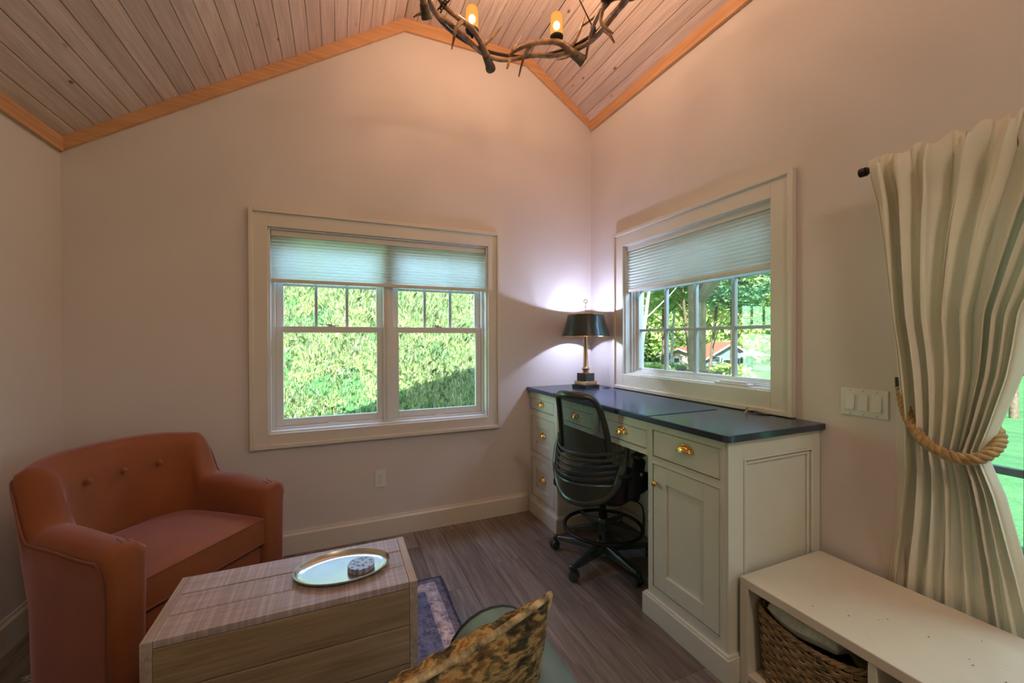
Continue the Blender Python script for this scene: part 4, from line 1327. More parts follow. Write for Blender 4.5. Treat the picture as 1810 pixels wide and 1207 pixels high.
# blankets in the first basket
def sag_cloth(name, label, cat, x0, x1, y0, y1, z, thick, mat, ridge=0.0, tilt=0.0, rn=1):
    t = thing(name, label, cat, ((x0 + x1) / 2, (y0 + y1) / 2, z))
    rows_t, rows_b = [], []
    nx_, ny_ = 30, 90 if ridge else 24
    for i in range(nx_ + 1):
        a, b = [], []
        for j in range(ny_ + 1):
            u, v = i / nx_, j / ny_
            e = (max(0, 1 - abs(2 * u - 1) ** 6) * max(0, 1 - abs(2 * v - 1) ** 6)) ** .4
            x_ = x0 + (x1 - x0) * u; y_ = y0 + (y1 - y0) * v
            zz = z + tilt * (v - .5) + .010 * math.sin(v * 6 + rn) * math.cos(u * 4) + .006 * math.sin(u * 9 + rn)
            r_ = ridge * abs(math.sin(v * PI * 13 + .5 * math.sin(u * 5)))
            a.append((x_, y_, min(.381, zz + (thick / 2 + r_) * e))); b.append((x_, y_, zz - thick / 2 * e))
        rows_t.append(a); rows_b.append(b)
    MB().loft(rows_t, False, False).loft(rows_b, False, False).build('fold', mat, t, smooth=80)
    return t
sag_cloth('folded_cloth', 'dark cloth stuffed low in the first wicker basket under the blanket', 'cloth', -.470, -.125, -2.155, -1.875, .225, .07, 'darkcloth', rn=3)
sag_cloth('knitted_blanket', 'cream ribbed knitted blanket folded on top of the first wicker basket', 'blanket', -.488, -.15, -2.105, -1.868, .316, .080, 'knit', ridge=.012, tilt=.006)
sag_cloth('striped_throw', 'olive thin throw lying beside the cream blanket in the first basket', 'throw', -.44, -.13, -2.165, -2.095, .300, .030, 'olivecloth', tilt=.03, rn=2)

# ------------------------------------------------------------------ curtain on its rod
NCOL, NROW = 230, 64
zt_, zb_ = 2.002, .012
def lerp_tab(tab, z):
    for (za, a), (zb2, b) in zip(tab, tab[1:]):
        if za >= z >= zb2:
            t = (za - z) / (za - zb2); t = t * t * (3 - 2 * t) if False else t
            return a + (b - a) * t
    return tab[-1][1]
left = [(2.04, -2.010), (1.98, -2.012), (1.72, -2.038), (1.42, -2.062), (1.15, -2.086), (1.0, -2.103), (.88, -2.098), (.80, -2.085), (.50, -2.035), (.40, -2.022), (.0, -2.01)]
right = [(2.04, -2.66), (1.98, -2.65), (1.72, -2.52), (1.42, -2.405), (1.22, -2.372), (1.05, -2.328), (.97, -2.305), (.85, -2.341), (.65, -2.370), (.47, -2.400), (.0, -2.46)]
rnd = random.Random(5)
NF = 9
cent = [-.085, -.085]
def xcen(z): return lerp_tab([(2.04, -.118), (1.95, -.128), (1.85, -.105), (1.3, -.085), (1.0, -.100), (.85, -.085), (.60, -.030), (.42, -.004), (0, .0)], z)
def amp(z): return lerp_tab([(2.04, .014), (1.98, .012), (1.9, .020), (1.75, .028), (1.4, .032), (1.0, .030), (.85, .034), (.55, .022), (.42, .014), (0, .012)], z)
fw_ = [rnd.uniform(.4, 1.7) for _ in range(NF)]
cum = [0]
for q in fw_: cum.append(cum[-1] + q)
cum = [c / cum[-1] for c in cum]
fa = [rnd.uniform(.55, 1.2) for _ in range(NF)]
def fold(s, z):
    s2 = min(.9999, max(0, s + .010 * math.sin(z * 3.1 + s * 9)))
    k = max(i for i in range(NF) if cum[i] <= s2)
    t = (s2 - cum[k]) / (cum[k + 1] - cum[k])
    a = 2 * PI * t
    return fa[k] * (math.cos(a) + .30 * math.cos(2 * a + 1.3 * k + z * 1.4) + .12 * math.cos(3 * a + 2.1 * k - z * 2)), (.13 + .10 * math.sin(k * 2.4 + z)) * math.sin(a + .6 * math.sin(k)) * (cum[k + 1] - cum[k])
rows = []
for i in range(NROW + 1):
    t = i / NROW
    z = zt_ + (zb_ - zt_) * t
    row = []
    L, R_ = lerp_tab(left, z), lerp_tab(right, z)
    for j in range(NCOL + 1):
        s = j / NCOL
        f, dy = fold(s, z)
        a = amp(z)
        # swing of the folds toward the tie: a folded hem draped obliquely
        top = max(0, (z - 1.93) / .1)
        f2 = f * (1 - .25 * top) + top * .5 * math.sin(s * 150 + 3 * math.sin(s * 31))
        sp_ = s + dy * 1.1 + .010 * math.sin(s * 40) * (1 - top)
        bias = 1.0 + .35 * math.exp(-((z - .97) / .35) ** 2)
        sp_ = max(0, min(1, sp_)) ** (1 / bias) if s > 0 else 0
        y = L + (R_ - L) * max(0, min(1.0, sp_))
        x = xcen(z) + a * f2 * (1 if s > .02 else .6)
        if z < .45 and y > -2.075: x = min(x, -.006)
        if z < .45: x = max(x, -.030)
        zz = z + (.010 * f if i == 0 else 0)
        if z > 1.97: zz += .007 * math.sin(s * 97) * ((z - 1.97) / .03)
        row.append((x, y, zz))
    rows.append(row)
cu = thing('curtain', 'cream linen curtain gathered on the black rod and tied back with rope', 'curtain', (-.085, -2.3, zb_))
MB().loft(rows, False, False).build('gathered_panel', 'curtain', cu, smooth=80)
hem = [rows[i][0] for i in range(0, NROW + 1, 2)]
MB().tube([(p[0] - .001, p[1] - .001, p[2]) for p in hem], .0022, 5).build('side_hem', 'curtain', cu)

rd = thing('curtain_rod', 'dark metal curtain rod with round end cap above the patio door', 'curtain rod', (-.10, -3.0, 1.978))
MB().cyl((-.10, -2.0, 1.978), (-.10, -4.05, 1.978), .0095, 14).build('rod', 'iron', rd)
MB().cyl((-.10, -1.972, 1.978), (-.10, -1.994, 1.978), .017, 18).cyl((-.10, -1.990, 1.978), (-.10, -2.006, 1.978), .0125, 18).build('finial', 'iron', rd, bevel=.001)
MB().cyl((-.10, -4.03, 1.978), (-.10, -4.06, 1.978), .017, 18).build('finial', 'iron', rd)
MB().box(-.10, -.0145, -2.118, -2.106, 1.984, 1.992).box(-.0185, -.0145, -2.13, -2.094, 1.95, 2.01).build('bracket', 'iron', rd, bevel=.001)

# rope tie-back: three twisted strands
rp = thing('rope_tieback', 'thick twisted tan rope tying the cream curtain back', 'tieback', (-.12, -2.2, 1.0))
rc = cr([(-.055, -2.083, 1.168), (-.066, -2.090, 1.125), (-.098, -2.114, 1.075), (-.137, -2.155, 1.020), (-.158, -2.200, .983), (-.162, -2.250, .963), (-.152, -2.295, .962), (-.128, -2.320, .980), (-.095, -2.330, 1.005), (-.060, -2.325, 1.03), (-.035, -2.30, 1.06), (-.028, -2.24, 1.12), (-.030, -2.12, 1.165)], 12)
pr = None
fr_ = []
for i, p in enumerate(rc):
    a = Vector(rc[max(0, i - 1)]); b = Vector(rc[min(len(rc) - 1, i + 1)])
    tt = (b - a).normalized()
    if pr is None: u = tt.orthogonal().normalized()
    else: u = (pr - tt * pr.dot(tt)).normalized()
    pr = u
    fr_.append((Vector(p), u, tt.cross(u)))
acc = 0
for st in range(3):
    pts = []; dist = 0
    for i, (p, u, v) in enumerate(fr_):
        if i: dist += (p - fr_[i - 1][0]).length
        a = dist / .058 * 2 * PI + st * 2 * PI / 3
        pts.append(p + u * .0088 * math.cos(a) + v * .0088 * math.sin(a))
    MB().tube(pts, .0098, 8).build('strand', 'rope', rp, smooth=60)
MB().cyl((-.055, -2.083, 1.158), (-.0535, -2.081, 1.196), .019, 16).build('ferrule', 'blackmetal', rp)
MB().cyl((-.054, -2.082, 1.192), (-.0145, -2.082, 1.205), .006, 8).box(-.0185, -.0145, -2.094, -2.074, 1.18, 1.235).build('wall_hook', 'blackmetal', rp)

# ------------------------------------------------------------------ chandelier
CC = Vector((-1.125, -1.124, 3.04))
ch = thing('antler_chandelier', 'round antler chandelier with lit amber glass shades hanging from the ceiling', 'chandelier', tuple(CC))
RR = .505
MB().tube([(CC.x + RR * math.cos(2 * PI * k / 64), CC.y + RR * math.sin(2 * PI * k / 64), CC.z) for k in range(64)], .0095, 8, True).build('iron_ring', 'iron', ch)

def antler_tube(pts, r0, r1, r2=None, n=9, seed=0):
    P = cr(pts, 6)
    L = len(P)
    rr = []
    for i in range(L):
        t = i / (L - 1)
        r = r0 + (r1 - r0) * (t ** 1.1)
        rr.append(max(.0012, r * (1 + .06 * math.sin(i * 1.7 + seed))))
    return P, rr
def antler(main, tines, r0=.020, r1=.007, burr=True):
    P, rr = antler_tube(main, r0, r1, seed=len(main))
    mb = MB(); mb.tube([tuple(p) for p in P], rr, 10)
    for tn, ra, rb in tines:
        Q, r_ = antler_tube(tn, ra, rb)
        mb.tube([tuple(p) for p in Q], r_, 8)
    o = mb.build('antler', 'antler', ch, smooth=70)
    if burr:
        b = MB()
        k = 8
        rr2 = [rr[0] * 1.28, rr[0] * 1.36, rr[0] * 1.18, rr[0] * 1.12, rr[0] * 1.10, rr[0] * 1.08, rr[0] * 1.06, rr[0] * 1.03]
        b.tube([tuple(p) for p in P[:k]], rr2[:k], 12)
        b.build('burr', 'burr', o, smooth=50)
    return o
antler([(-1.099, -.564, 2.975), (-1.151, -.629, 3.0), (-1.205, -.685, 3.03), (-1.271, -.735, 3.05), (-1.341, -.751, 3.07), (-1.408, -.771, 3.08), (-1.46, -.790, 3.1), (-1.54, -.88, 3.11)],
       [([(-1.335, -.755, 3.06), (-1.375, -.775, 3.0), (-1.380, -.749, 2.96), (-1.383, -.711, 2.925)], .012, .004),
        ([(-1.18, -.68, 3.03), (-1.124, -.698, 3.09), (-1.075, -.722, 3.155)], .011, .002)], .0215, .008)
antler([(-.636, -.869, 2.955), (-.697, -.862, 2.988), (-.751, -.858, 3.02), (-.803, -.851, 3.035), (-.892, -.813, 3.035), (-.959, -.765, 3.03), (-1.0, -.70, 3.03), (-1.02, -.66, 3.02)],
       [([(-.930, -.785, 3.03), (-.953, -.739, 3.0), (-.956, -.696, 2.96), (-.950, -.642, 2.925)], .012, .004),
        ([(-.705, -.858, 2.99), (-.744, -.833, 2.972), (-.790, -.830, 2.952)], .011, .003),
        ([(-1.010, -.69, 3.03), (-.982, -.662, 3.09), (-.951, -.678, 3.145)], .010, .003)], .023, .009)
antler([(-1.60, -.95, 3.03), (-1.487, -.785, 3.04), (-1.421, -.761, 3.03), (-1.331, -.717, 3.02), (-1.211, -.65, 3.01), (-1.117, -.633, 3.0), (-1.018, -.654, 3.0), (-.911, -.741, 3.0), (-.80, -.79, 3.0)],
       [([(-1.014, -.665, 3.0), (-1.033, -.685, 2.96), (-1.043, -.682, 2.925)], .010, .005)], .015, .012, burr=False)
antler([(-.627, -1.30, 3.04), (-.624, -1.158, 3.04), (-.628, -1.066, 3.03), (-.642, -.953, 3.02), (-.699, -.866, 3.01), (-.773, -.799, 3.0), (-.86, -.76, 3.0), (-.95, -.735, 3.0)],
       [([(-.619, -1.05, 3.02), (-.613, -1.085, 2.97), (-.596, -1.10, 2.925)], .012, .005),
        ([(-.72, -.87, 3.02), (-.701, -.898, 3.06), (-.690, -.941, 3.11), (-.679, -.975, 3.19)], .012, .002)], .017, .011, burr=False)
antler([(-.560, -1.40, 3.02), (-.60, -1.25, 3.06), (-.662, -1.184, 3.08), (-.680, -1.105, 3.065), (-.677, -1.031, 3.045), (-.640, -.917, 3.01), (-.621, -.868, 2.975)], [], .022, .0045)
antler([(-1.538, -.819, 2.965), (-1.559, -.854, 3.0), (-1.578, -.90, 3.03), (-1.62, -1.02, 3.06), (-1.60, -1.16, 3.06), (-1.56, -1.28, 3.05)],
       [([(-1.545, -.825, 2.985), (-1.582, -.824, 2.972), (-1.606, -.809, 2.96)], .010, .003)], .022, .009)
# the near half of the ring, outside the photograph
def rot(pts, deg):
    a = math.radians(deg); c_, s_ = math.cos(a), math.sin(a)
    return [(CC.x + (p[0] - CC.x) * c_ - (p[1] - CC.y) * s_, CC.y + (p[0] - CC.x) * s_ + (p[1] - CC.y) * c_, p[2]) for p in pts]
A_ = [(-1.099, -.564, 2.975), (-1.151, -.629, 3.0), (-1.205, -.685, 3.03), (-1.271, -.735, 3.05), (-1.341, -.751, 3.07), (-1.408, -.771, 3.08), (-1.46, -.790, 3.1), (-1.54, -.88, 3.11)]
B_ = [(-1.335, -.755, 3.06), (-1.375, -.775, 3.0), (-1.380, -.749, 2.96), (-1.383, -.711, 2.925)]
for dg in (118, 180, 235):
    antler(rot(A_, dg), [(rot(B_, dg), .012, .004)], .0215, .008)
lamps = [(-1.262, -.700), (-.802, -.842)]
for deg in (0, -60, 240, 180):
    a = math.radians(deg)
    if deg == 0: a = math.radians(-8)
    lamps.append((CC.x + .43 * math.cos(a), CC.y + .43 * math.sin(a)))
for i, (lx_, ly_) in enumerate(lamps):
    MB().lathe([(.006, 3.03), (.010, 3.045), (.024, 3.052), (.036, 3.062), (.038, 3.072), (.001, 3.072)], (lx_, ly_, 0), 20).build('candle_cup', 'iron', ch, smooth=50)
    MB().loft([[(lx_ + r * math.cos(2 * PI * k / 24), ly_ + r * math.sin(2 * PI * k / 24), z) for k in range(24)] for r, z in ((.0345, 3.0725), (.0350, 3.10), (.0352, 3.16), (.0345, 3.182), (.030, 3.196), (.018, 3.205), (.004, 3.208))], True, True).build('glass_shade', 'amber', ch, smooth=60)
    MB().sphere((lx_, ly_, 3.135), .020, 12, (1, 1, 1.15)).build('bulb', 'bulb', ch)
    light('chandelier_light', 'POINT', 4.2, (1.0, 0.62, 0.40), (lx_, ly_, 3.225), shadow_soft_size=.03)
# chains from the ring to the canopy
top_ = Vector((CC.x, CC.y, 3.50))
MB().lathe([(.001, 3.548), (.07, 3.548), (.068, 3.53), (.03, 3.51), (.012, 3.49), (.001, 3.49)], (CC.x, CC.y, 0), 24).build('canopy', 'iron', ch)
for deg in (134, 16, -104):
    a = math.radians(deg)
    p0 = Vector((CC.x + RR * math.cos(a), CC.y + RR * math.sin(a), 3.05))
    d = (Vector((CC.x, CC.y, 3.49)) - p0); Ln = d.length; d.normalize()
    if deg == 16:
        MB().tube([p0 + d * .03, p0 + d * (Ln)], .004, 6).build('hanging_rod', 'iron', ch)
        sde = d.orthogonal().normalized(); oth = d.cross(sde)
        MB().tube([p0 + d * (.005 + .028 * (1 - math.cos(t * PI / 6)) / 2) + oth * .010 * math.sin(t * PI / 6) for t in range(12)], .0045, 6, True).build('eyelet', 'iron', ch)
    else:
        nlk = int(Ln / .034)
        for q in range(nlk):
            c_ = p0 + d * (.02 + q * .034)
            sde = d.orthogonal().normalized()
            oth = d.cross(sde)
            ax2 = sde if q % 2 else oth
            MB().tube([c_ + d * .024 * math.cos(t * PI / 5) + ax2 * .013 * math.sin(t * PI / 5) for t in range(10)], .0042, 6, True).build('chain_link', 'iron', ch)

# ------------------------------------------------------------------ outdoors
def np_mesh(name, V, F, mat, parent=None):
    me = bpy.data.meshes.new(name)
    V = np.asarray(V, np.float32); F = np.asarray(F, np.int32)
    me.vertices.add(len(V)); me.vertices.foreach_set('co', V.ravel())
    me.loops.add(F.size); me.loops.foreach_set('vertex_index', F.ravel())
    me.polygons.add(len(F))
    me.polygons.foreach_set('loop_start', np.arange(0, F.size, F.shape[1], dtype=np.int32))
    me.update(calc_edges=True)
    me.materials.append(M[mat])
    o = bpy.data.objects.new(name, me)
    col.objects.link(o)
    if parent: o.parent = parent
    return o
rg_ = np.random.RandomState(4)

# terrain
def gz(x, y):
    """ground height outside"""
    z = -.28 + 0 * x
    d = np.maximum(0, x - 5) + np.maximum(0, (y - 4)) * .25
    z = z - np.minimum(1.85, d * .085)
    # the bank behind the gable wall
    x1_ = -1.97 + .44 * (y + 2.9); x2_ = -1.97 + .80 * (y + 2.9)
    edge_ = np.clip((x2_ - x) / np.maximum(.1, x2_ - x1_), 0, 1)
    hill = np.maximum(0, y - .75) * .66
    hill = np.minimum(hill, 5.5 + .12 * np.maximum(0, y - 9)) * edge_
    hill = hill + .075 * np.sin(4.1 * x + 1.3 * y) * np.sin(3.7 * y - 1.4 * x) * edge_ * np.clip((y - .75) * 2, 0, 1)
    return z + .0 + hill + .10 * np.sin(x * 1.7 + y) * np.clip((y - .6) / 2, 0, 1) * edge_
xs = np.concatenate([np.linspace(-26, 12, 96), np.linspace(13, 90, 50)])
ys = np.concatenate([np.linspace(-30, 14, 110), np.linspace(15, 90, 40)])
X, Y = np.meshgrid(xs, ys, indexing='ij')
Z = gz(X, Y)
inside = (X > -3.4) & (X < .1) & (Y > -5.3) & (Y < .15)
Z = np.where(inside, -.35, Z)
V = np.stack([X, Y, Z], -1).reshape(-1, 3)
ii = np.arange(len(xs) - 1)[:, None] * len(ys) + np.arange(len(ys) - 1)[None]
F = np.stack([ii, ii + len(ys), ii + len(ys) + 1, ii + 1], -1).reshape(-1, 4)
g = np_mesh('lawn', V, F, 'lawn'); struct(g, 'bright green lawn sloping down from the cabin to the pond')
g.data.polygons.foreach_set('use_smooth', [True] * len(g.data.polygons))
# grassy bank
def blades(n, xr, yr, hmin, hmax, wd, lean=.7):
    x = rg_.uniform(*xr, n); y = rg_.uniform(*yr, n)
    z = gz(x, y)
    h = rg_.uniform(hmin, hmax, n) ; a = rg_.uniform(0, 2 * PI, n); l = rg_.uniform(.1, lean, n)
    w_ = wd * rg_.uniform(.6, 1.5, n)
    fa_ = rg_.uniform(0, 2 * PI, n)
    dx, dy = np.cos(a) * l * h, np.sin(a) * l * h
    px, py = np.cos(fa_) * w_, np.sin(fa_) * w_
    P = np.zeros((n, 5, 3))
    P[:, 0] = np.stack([x - px, y - py, z - .02], -1)
    P[:, 1] = np.stack([x + px, y + py, z - .02], -1)
    P[:, 2] = np.stack([x + dx * .4 + px * .8, y + dy * .4 + py * .8, z + h * .6], -1)
    P[:, 3] = np.stack([x + dx, y + dy, z + h * (1 - .25 * l)], -1)
    P[:, 4] = np.stack([x + dx * .4 - px * .8, y + dy * .4 - py * .8, z + h * .6], -1)
    b = np.arange(n)[:, None] * 5
    F = b + np.array([[0, 1, 2, 3, 4]])
    return P.reshape(-1, 3), F
V, F = blades(220000, (-5, 4.0), (.85, 7.5), .04, .14, .0030, lean=1.1)
o = np_mesh('bank_grass', V, F, 'grassblade'); tag(o, 'sunlit long grass and weeds on the bank outside the double window', 'grass', kind='stuff')
V, F = blades(26000, (-5, 3.6), (.85, 6), .03, .10, .010, lean=1.3)
o = np_mesh('bank_weeds', V, F, 'leafdark'); tag(o, 'broad leaved dark weeds among the grass on the bank', 'weeds', kind='stuff')
# soil skin of the bank a little above the lawn mesh
xb = np.linspace(-9, 5.5, 80); yb_ = np.linspace(.80, 11, 60)
Xb, Yb = np.meshgrid(xb, yb_, indexing='ij')
Zb = gz(Xb, Yb) + .012
Vb = np.stack([Xb, Yb, Zb], -1).reshape(-1, 3)
ii = np.arange(len(xb) - 1)[:, None] * len(yb_) + np.arange(len(yb_) - 1)[None]
Fb = np.stack([ii, ii + len(yb_), ii + len(yb_) + 1, ii + 1], -1).reshape(-1, 4)
struct(np_mesh('bank', Vb, Fb, 'hill'), 'steep grassy bank rising behind the gable wall')

# leaf clouds
def leaves(n, ell, size, seed, flat=.5):
    r = np.random.RandomState(seed)
    # clustered inside an ellipsoid, denser at the shell
    nc = max(12, n // 60)
    d = r.normal(size=(nc, 3)); d /= np.linalg.norm(d, axis=1)[:, None]
    cpos = d * (r.uniform(.35, 1.0, nc) ** .5)[:, None]
    k = r.randint(0, nc, n)
    p = cpos[k] + r.normal(scale=.13, size=(n, 3)) * np.array([1, 1, .55])
    p = p * np.array(ell)
    u = r.normal(size=(n, 3)); u[:, 2] *= .5; u /= np.linalg.norm(u, axis=1)[:, None]
    w_ = r.normal(size=(n, 3)); w_ -= (w_ * u).sum(1)[:, None] * u; w_ /= np.linalg.norm(w_, axis=1)[:, None]
    s = size * r.uniform(.6, 1.4, n)[:, None]
    P = np.stack([p - u * s, p + w_ * s * .55, p + u * s, p - w_ * s * .55], 1)
    return P.reshape(-1, 3), (np.arange(n)[:, None] * 4 + np.arange(4)[None])
crown_me = []
for sd in range(3):
    V, F = leaves(7000, (3.2, 3.2, 3.6), .17, sd + 1)
    o = np_mesh('crown', V, F, 'leaf'); me = o.data; bpy.data.objects.remove(o); crown_me.append(me)
V, F = leaves(5000, (3.0, 3.0, 3.2), .16, 9)
o = np_mesh('crown', V, F, 'leafdark'); me_dark = o.data; bpy.data.objects.remove(o)
V, F = leaves(2600, (.8, .8, .55), .055, 12)
o = np_mesh('foliage', V, F, 'leafdark'); me_bush = o.data; bpy.data.objects.remove(o)
V, F = leaves(2600, (.8, .8, .6), .06, 13)
o = np_mesh('foliage', V, F, 'leaf'); me_bush2 = o.data; bpy.data.objects.remove(o)

def tree(x, y, h, sc_, me, label, group=None, trunk='bark', lean=(0, 0), r=.14, cz=.62, name='tree'):
    z0 = float(gz(np.array([x]), np.array([y]))[0]) - .1
    t = thing(name, label, 'tree', (x, y, z0), group)
    pts = [(x + lean[0] * k * h, y + lean[1] * k * h, z0 + k * h) for k in (0, .25, .5, .75, 1.0)]
    mb = MB(); mb.tube(pts, [r, r * .85, r * .7, r * .5, r * .2], 8)
    for q in range(5):
        a = q * 2.3 + x; b0 = Vector(pts[1]) + (Vector(pts[3]) - Vector(pts[1])) * (q / 5)
        mb.tube([b0, b0 + Vector((math.cos(a), math.sin(a), .8)) * h * .12, b0 + Vector((math.cos(a) * 1.7, math.sin(a) * 1.7, 1.5)) * h * .12], [r * .35, r * .22, r * .08], 5)
    mb.build('trunk', trunk, t, smooth=60)
    o = bpy.data.objects.new('crown', me)
    o.parent = t
    o.location = (lean[0] * h * cz, lean[1] * h * cz, h * cz)
    o.rotation_euler = (0, 0, x * 3 + y)
    o.scale = (sc_[0], sc_[0], sc_[1])
    col.objects.link(o)
    return t
def polar(dist, px):
    """point at a given distance along the view of the desk window; px = bearing in degrees from +Y toward +X"""
    a = math.radians(px)
    return CAM.x + dist * math.sin(a), CAM.y + dist * math.cos(a)
woodl = 'tall leafy green tree in the woods seen through the windows'
wg = 'trees of the woods beyond the pond'
k = 0
for dist, brs in ((62, range(28, 84, 6)), (74, range(26, 86, 7)), (88, range(30, 84, 6))):
    for br in brs:
        x_, y_ = polar(dist + (k * 7 % 5), br + (k * 3 % 4))
        tree(x_, y_, 15 + (k * 5 % 6), (1.9, 2.3), crown_me[k % 3] if k % 7 else me_dark, woodl, wg, r=.22, cz=.36)
        k += 1
for dist, br, h, s_, me, lab in (
    (20, 37.5, 9, .85, crown_me[0], 'tree with pale trunk and light green leaves left of the porch post'),
    (27, 43.5, 12, 1.15, crown_me[1], 'leafy tree whose crown fills the view beside the porch post'),
    (24, 51.5, 10, 1.05, me_dark, 'dark green tree at the right edge of the desk window'),
    (34, 47.5, 13, 1.3, crown_me[2], 'double trunked tree standing before the red roofed cottage'),
    (32, 35.0, 12, 1.3, crown_me[2], 'yellow green tree at the left edge of the desk window'),
    (40, 40.5, 14, 1.5, crown_me[0], 'tree with sunlit crown above the small red roofed cottage'),
    (36, 56, 12, 1.4, crown_me[1], 'tree at the lawn edge right of the cottages'),
    (26, 64, 12, 1.4, me_dark, 'dark tree at the edge of the lawn beyond the patio door'),
    (24, 74, 12, 1.4, me_dark, 'dark tree farther right at the lawn edge beyond the patio door'),
    (40, 69, 14, 1.6, crown_me[0], 'green tree behind the dark trees at the lawn edge')):
    x_, y_ = polar(dist, br)
    tree(x_, y_, h, (s_ * .85, s_ * .8), me, lab, r=.13, cz=.70)
x_, y_ = polar(22, 45.4)
for dq, lean_ in ((0, (-.09, .04)), (.55, (.02, .02)), (1.1, (.12, -.02))):
    z0 = float(gz(np.array([x_ + dq * .6]), np.array([y_ - dq * .5]))[0])
x_, y_ = polar(17, 40.0)
t = tree(x_, y_, 8.5, (.62, .6), crown_me[1], 'leaning white birch tree left of the porch post', trunk='birch', lean=(.05, -.13), r=.085, cz=.82, name='birch_tree')
x_, y_ = polar(30, 44.2)
t = tree(x_, y_, 11, (.7, .7), crown_me[2], 'slim white birch tree just left of the red roofed cottage', trunk='birch', lean=(.02, -.07), r=.10, cz=.8, name='birch_tree')
for q, (br, ln) in enumerate(((47.0, (-.07, .06)), (47.9, (0, 0)), (48.7, (.06, -.08)))):
    x_, y_ = polar(24 + q * .4, br)
    t = tree(x_, y_, 9.5, (.6, .5), me_dark, ('left', 'middle', 'right')[q] + ' one of three slender trunks in front of the cottage gable', lean=ln, r=.10, cz=.85, name='slender_tree')
# shrubs along the pond
def shrub(x, y, s, me, label, group=None):
    z0 = float(gz(np.array([x]), np.array([y]))[0]) - .05
    t = thing('shrub', label, 'shrub', (x, y, z0), group)
    for nm, mm, off_ in (('foliage', me, .35 * s),):
        o = bpy.data.objects.new(nm, mm); o.parent = t; o.location = (0, 0, off_); o.scale = (s, s, s); o.rotation_euler = (0, 0, x * 5)
        col.objects.link(o)
    MB().tube([(x, y, z0), (x + .1, y, z0 + .5 * s)], [.03, .015], 6).build('stem', 'bark', t)
k = 0
for dist in (24, 28, 33):
    for br in np.arange(34.5, 52, 2.0):
        x_, y_ = polar(dist + (k * 3 % 4), br + (k % 3) * .4)
        shrub(x_, y_, 1.15 + (k % 3) * .2, me_bush if k % 2 else me_bush2, 'low leafy shrub growing along the pond bank', 'shrubs on the pond bank')
        k += 1
for br, dist, s in ((35.0, 12, .9), (36.8, 13, 1.0), (38.6, 12.5, .9)):
    x_, y_ = polar(dist, br)
    shrub(x_, y_, s, me_bush2, 'pale flowering shrub outside the left panes of the desk window', 'shrubs left of the porch post')
# pond
pc0 = polar(38, 49)
pts = []
for q in range(40):
    a = 2 * PI * q / 40
    pts.append((pc0[0] + 11 * math.cos(a) * (1 + .1 * math.sin(3 * a)), pc0[1] + 6.5 * math.sin(a) * (1 + .12 * math.cos(2 * a))))
zp = -2.02
o = MB().prism(pts, 'z', zp - .03, zp).build('pond', 'water', None, smooth=0)
tag(o, 'still pond on the lawn in front of the cottages', 'pond')

# cottages
def cottage(label, bx, by, rot_, W, D, Hh, roofh, wallm, scale=1.0):
    z0 = float(gz(np.array([bx]), np.array([by]))[0])
    t = thing('cottage', label, 'house', (bx, by, z0 + .0), rot=rot_)
    # local: gable end faces -Y; ridge along Y
    MB().prism([(-W / 2, 0), (W / 2, 0), (W / 2, Hh), (0, Hh + roofh), (-W / 2, Hh)], 'y', 0, D).build('wall_panel', wallm, t, local=True, smooth=0)
    e = .45; sl = roofh / (W / 2)
    for s in (-1, 1):
        MB().prism([(s * (W / 2 + e), Hh - e * sl), (0, Hh + roofh), (0, Hh + roofh + .12), (s * (W / 2 + e), Hh - e * sl + .12)], 'y', -e, D + e).build('roof_slope', 'redroof', t, local=True, smooth=0)
        MB().prism([(s * (W / 2 + e), Hh - e * sl - .12), (0, Hh + roofh - .14), (0, Hh + roofh + .02), (s * (W / 2 + e), Hh - e * sl + .04)], 'y', -e - .05, -e - .002).build('barge_board', 'extwhite', t, local=True, smooth=0)
    for (x0, x1, za, zb2) in ((-W * .16, W * .02, .35, 1.25), (W * .20, W * .30, .75, 1.6), (W * .31, W * .41, .75, 1.6), (-W * .42, -W * .20, .9, 1.6)):
        f = frame_rect(MB(), 'y', x0, x1, za, zb2, -.06, .0, .07, .07, .07, .07).build('window', 'extwhite', t, local=True)
        MB().box(x0 + .06, x1 - .06, -.03, -.01, za + .06, zb2 - .06).build('pane', 'darkpane', f, local=True)
    for yy_ in (.8, 2.2):
        f = frame_rect(MB(), 'x', yy_, yy_ + .8, .6, 1.5, -W / 2 - .06, -W / 2, .07, .07, .07, .07).build('window', 'extwhite', t, local=True)
        MB().box(-W / 2 - .03, -W / 2 - .01, yy_ + .06, yy_ + .74, .66, 1.44).build('pane', 'darkpane', f, local=True)
    return t
x_, y_ = polar(50, 51.2)
cottage('red roofed cottage with blue grey gable beyond the pond', x_, y_, math.radians(-22), 5.2, 3.6, 1.45, 1.55, 'siding')
x_, y_ = polar(52, 45.4)
cottage('smaller red roofed cottage with white framed windows left of the porch post', x_, y_, math.radians(-60), 4.2, 4.5, 1.5, .85, 'sidinglight')
# sunshade beside the cottage
x_, y_ = polar(49, 53.6)
z0 = float(gz(np.array([x_]), np.array([y_]))[0])
t = thing('garden_umbrella', 'white open garden umbrella right of the cottage', 'umbrella', (x_, y_, z0))
MB().cyl((x_, y_, z0), (x_, y_, z0 + 2.2), .04, 8).build('pole', 'bark', t)
MB().lathe([(1.6, 1.75), (.9, 2.0), (.02, 2.25), (.9, 1.98), (1.58, 1.73)], (x_, y_, z0), 8).build('canopy', 'canvas', t, smooth=0)

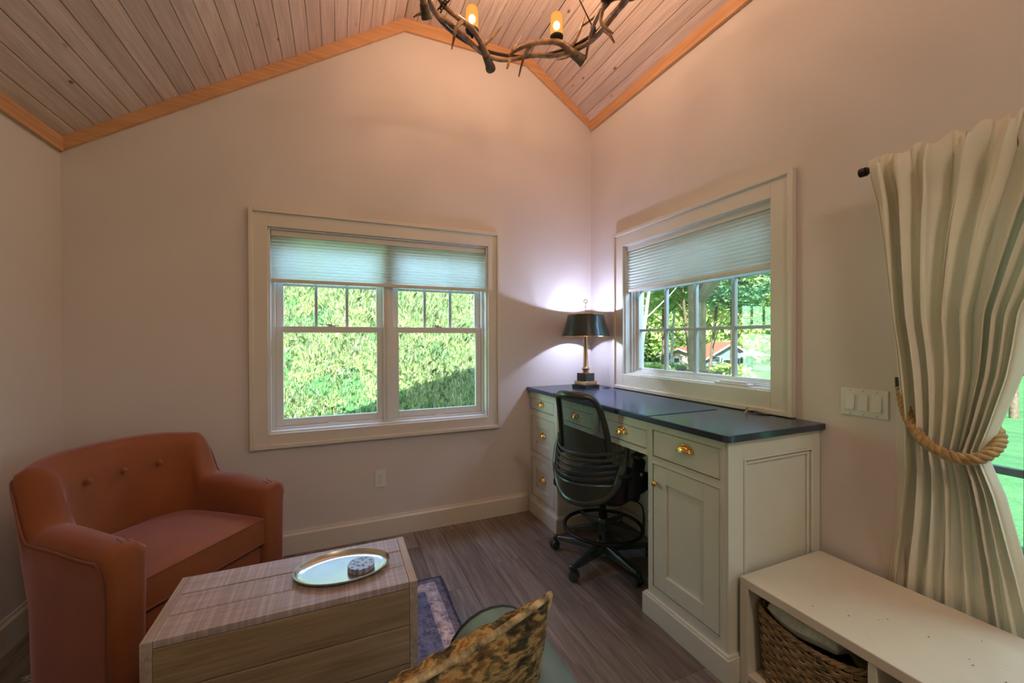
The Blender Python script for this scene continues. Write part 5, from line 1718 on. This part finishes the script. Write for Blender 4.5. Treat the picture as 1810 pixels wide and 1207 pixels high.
# porch: slab, posts with braces, roof
ps = tag(MB().box(.175, 2.42, -1.35, 1.2, -.34, -.10).build('porch_slab', 'slab', None, bevel=.01), 'concrete porch slab outside the desk window', 'porch')
pr_ = thing('porch', 'timber porch roof on square posts outside the desk window', 'porch', (1.3, -.4, -.10))
def post(x, y, s=.15):
    MB().box(x - s / 2, x + s / 2, y - s / 2, y + s / 2, -.10, 2.40).build('post', 'post', pr_, bevel=.008)
post(2.26, .97); post(2.26, -1.22)
for (y0_, sg) in ((.97, -1), (-1.22, 1)):
    a = Vector((2.26, y0_ + sg * .06, 1.86)); b = Vector((2.26, y0_ + sg * .60, 2.42))
    d = (b - a); mid_ = (a + b) / 2
    R = Matrix.Rotation(math.atan2(d.z, d.y), 3, 'X')
    MB().obox(mid_, (.10, d.length + .08, .11), R).build('brace', 'post', pr_, bevel=.006)
MB().box(2.18, 2.34, -1.4, 1.2, 2.40, 2.58).build('beam', 'post', pr_, bevel=.006)
for q in range(8):
    yy_ = -1.35 + q * .36
    MB().prism([(.182, 2.90), (2.55, 2.56), (2.55, 2.66), (.182, 3.0)], 'y', yy_ - .025, yy_ + .025).build('rafter', 'post', pr_)
MB().prism([(.182, 3.002), (2.65, 2.652), (2.65, 2.70), (.182, 3.06)], 'y', -1.55, 1.35).build('roof_deck', 'porchroof', pr_)

# porch chair seen above the sill
pcx = thing('porch_chair', 'wooden porch chair with curved top rail and dark arms outside the desk window', 'chair', (1.02, .02, -.10))
def pbox(nm, c, s, mat, rz=.0, ry=0, bev=.01):
    MB().obox(c, s, Matrix.Rotation(rz, 3, 'Z') @ Matrix.Rotation(ry, 3, 'X')).build(nm, mat, pcx, bevel=bev)
for yy_, zt2 in ((-.02, 1.055), (-.405, 1.035)):
    MB().obox((1.04, yy_, .46), (.05, .05, 1.12), Matrix.Rotation(-.10, 3, 'Y')).build('post', 'bark', pcx, bevel=.01)
    MB().obox((.985, yy_, zt2 - .005), (.09, .055, .055), Matrix.Rotation(-.3, 3, 'Y')).build('post_cap', 'bark', pcx, bevel=.015)
    MB().box(1.07, 1.58, yy_ - .035, yy_ + .035, .52, .545).build('armrest', 'bark', pcx, bevel=.008)
    MB().box(1.50, 1.55, yy_ - .025, yy_ + .025, -.10, .52).build('leg', 'bark', pcx, bevel=.005)
rr_ = []
for k in range(15):
    v = k / 14
    y_ = -.045 - .335 * v
    b = math.sin(PI * v)
    rr_.append([(.985 - .02 * b + dx, y_, .985 + dz * (1 + .25 * b) + .03 * b) for dx, dz in ((-.012, -.06), (.012, -.06), (.012, .055), (-.012, .055))])
MB().loft(rr_).build('top_rail', 'post', pcx, bevel=.006)
for k in range(4):
    y_ = -.085 - k * .085
    MB().obox((1.045, y_, .66), (.016, .06, .58), Matrix.Rotation(-.10, 3, 'Y')).build('back_slat', 'post', pcx, bevel=.003)
for k in range(5):
    MB().box(1.09 + k * .09, 1.165 + k * .09, -.385, -.04, .33, .35).build('seat_slat', 'post', pcx, bevel=.003)
MB().box(1.07, 1.54, -.40, -.38, .27, .33).box(1.07, 1.54, -.045, -.025, .27, .33).build('seat_frame', 'bark', pcx)
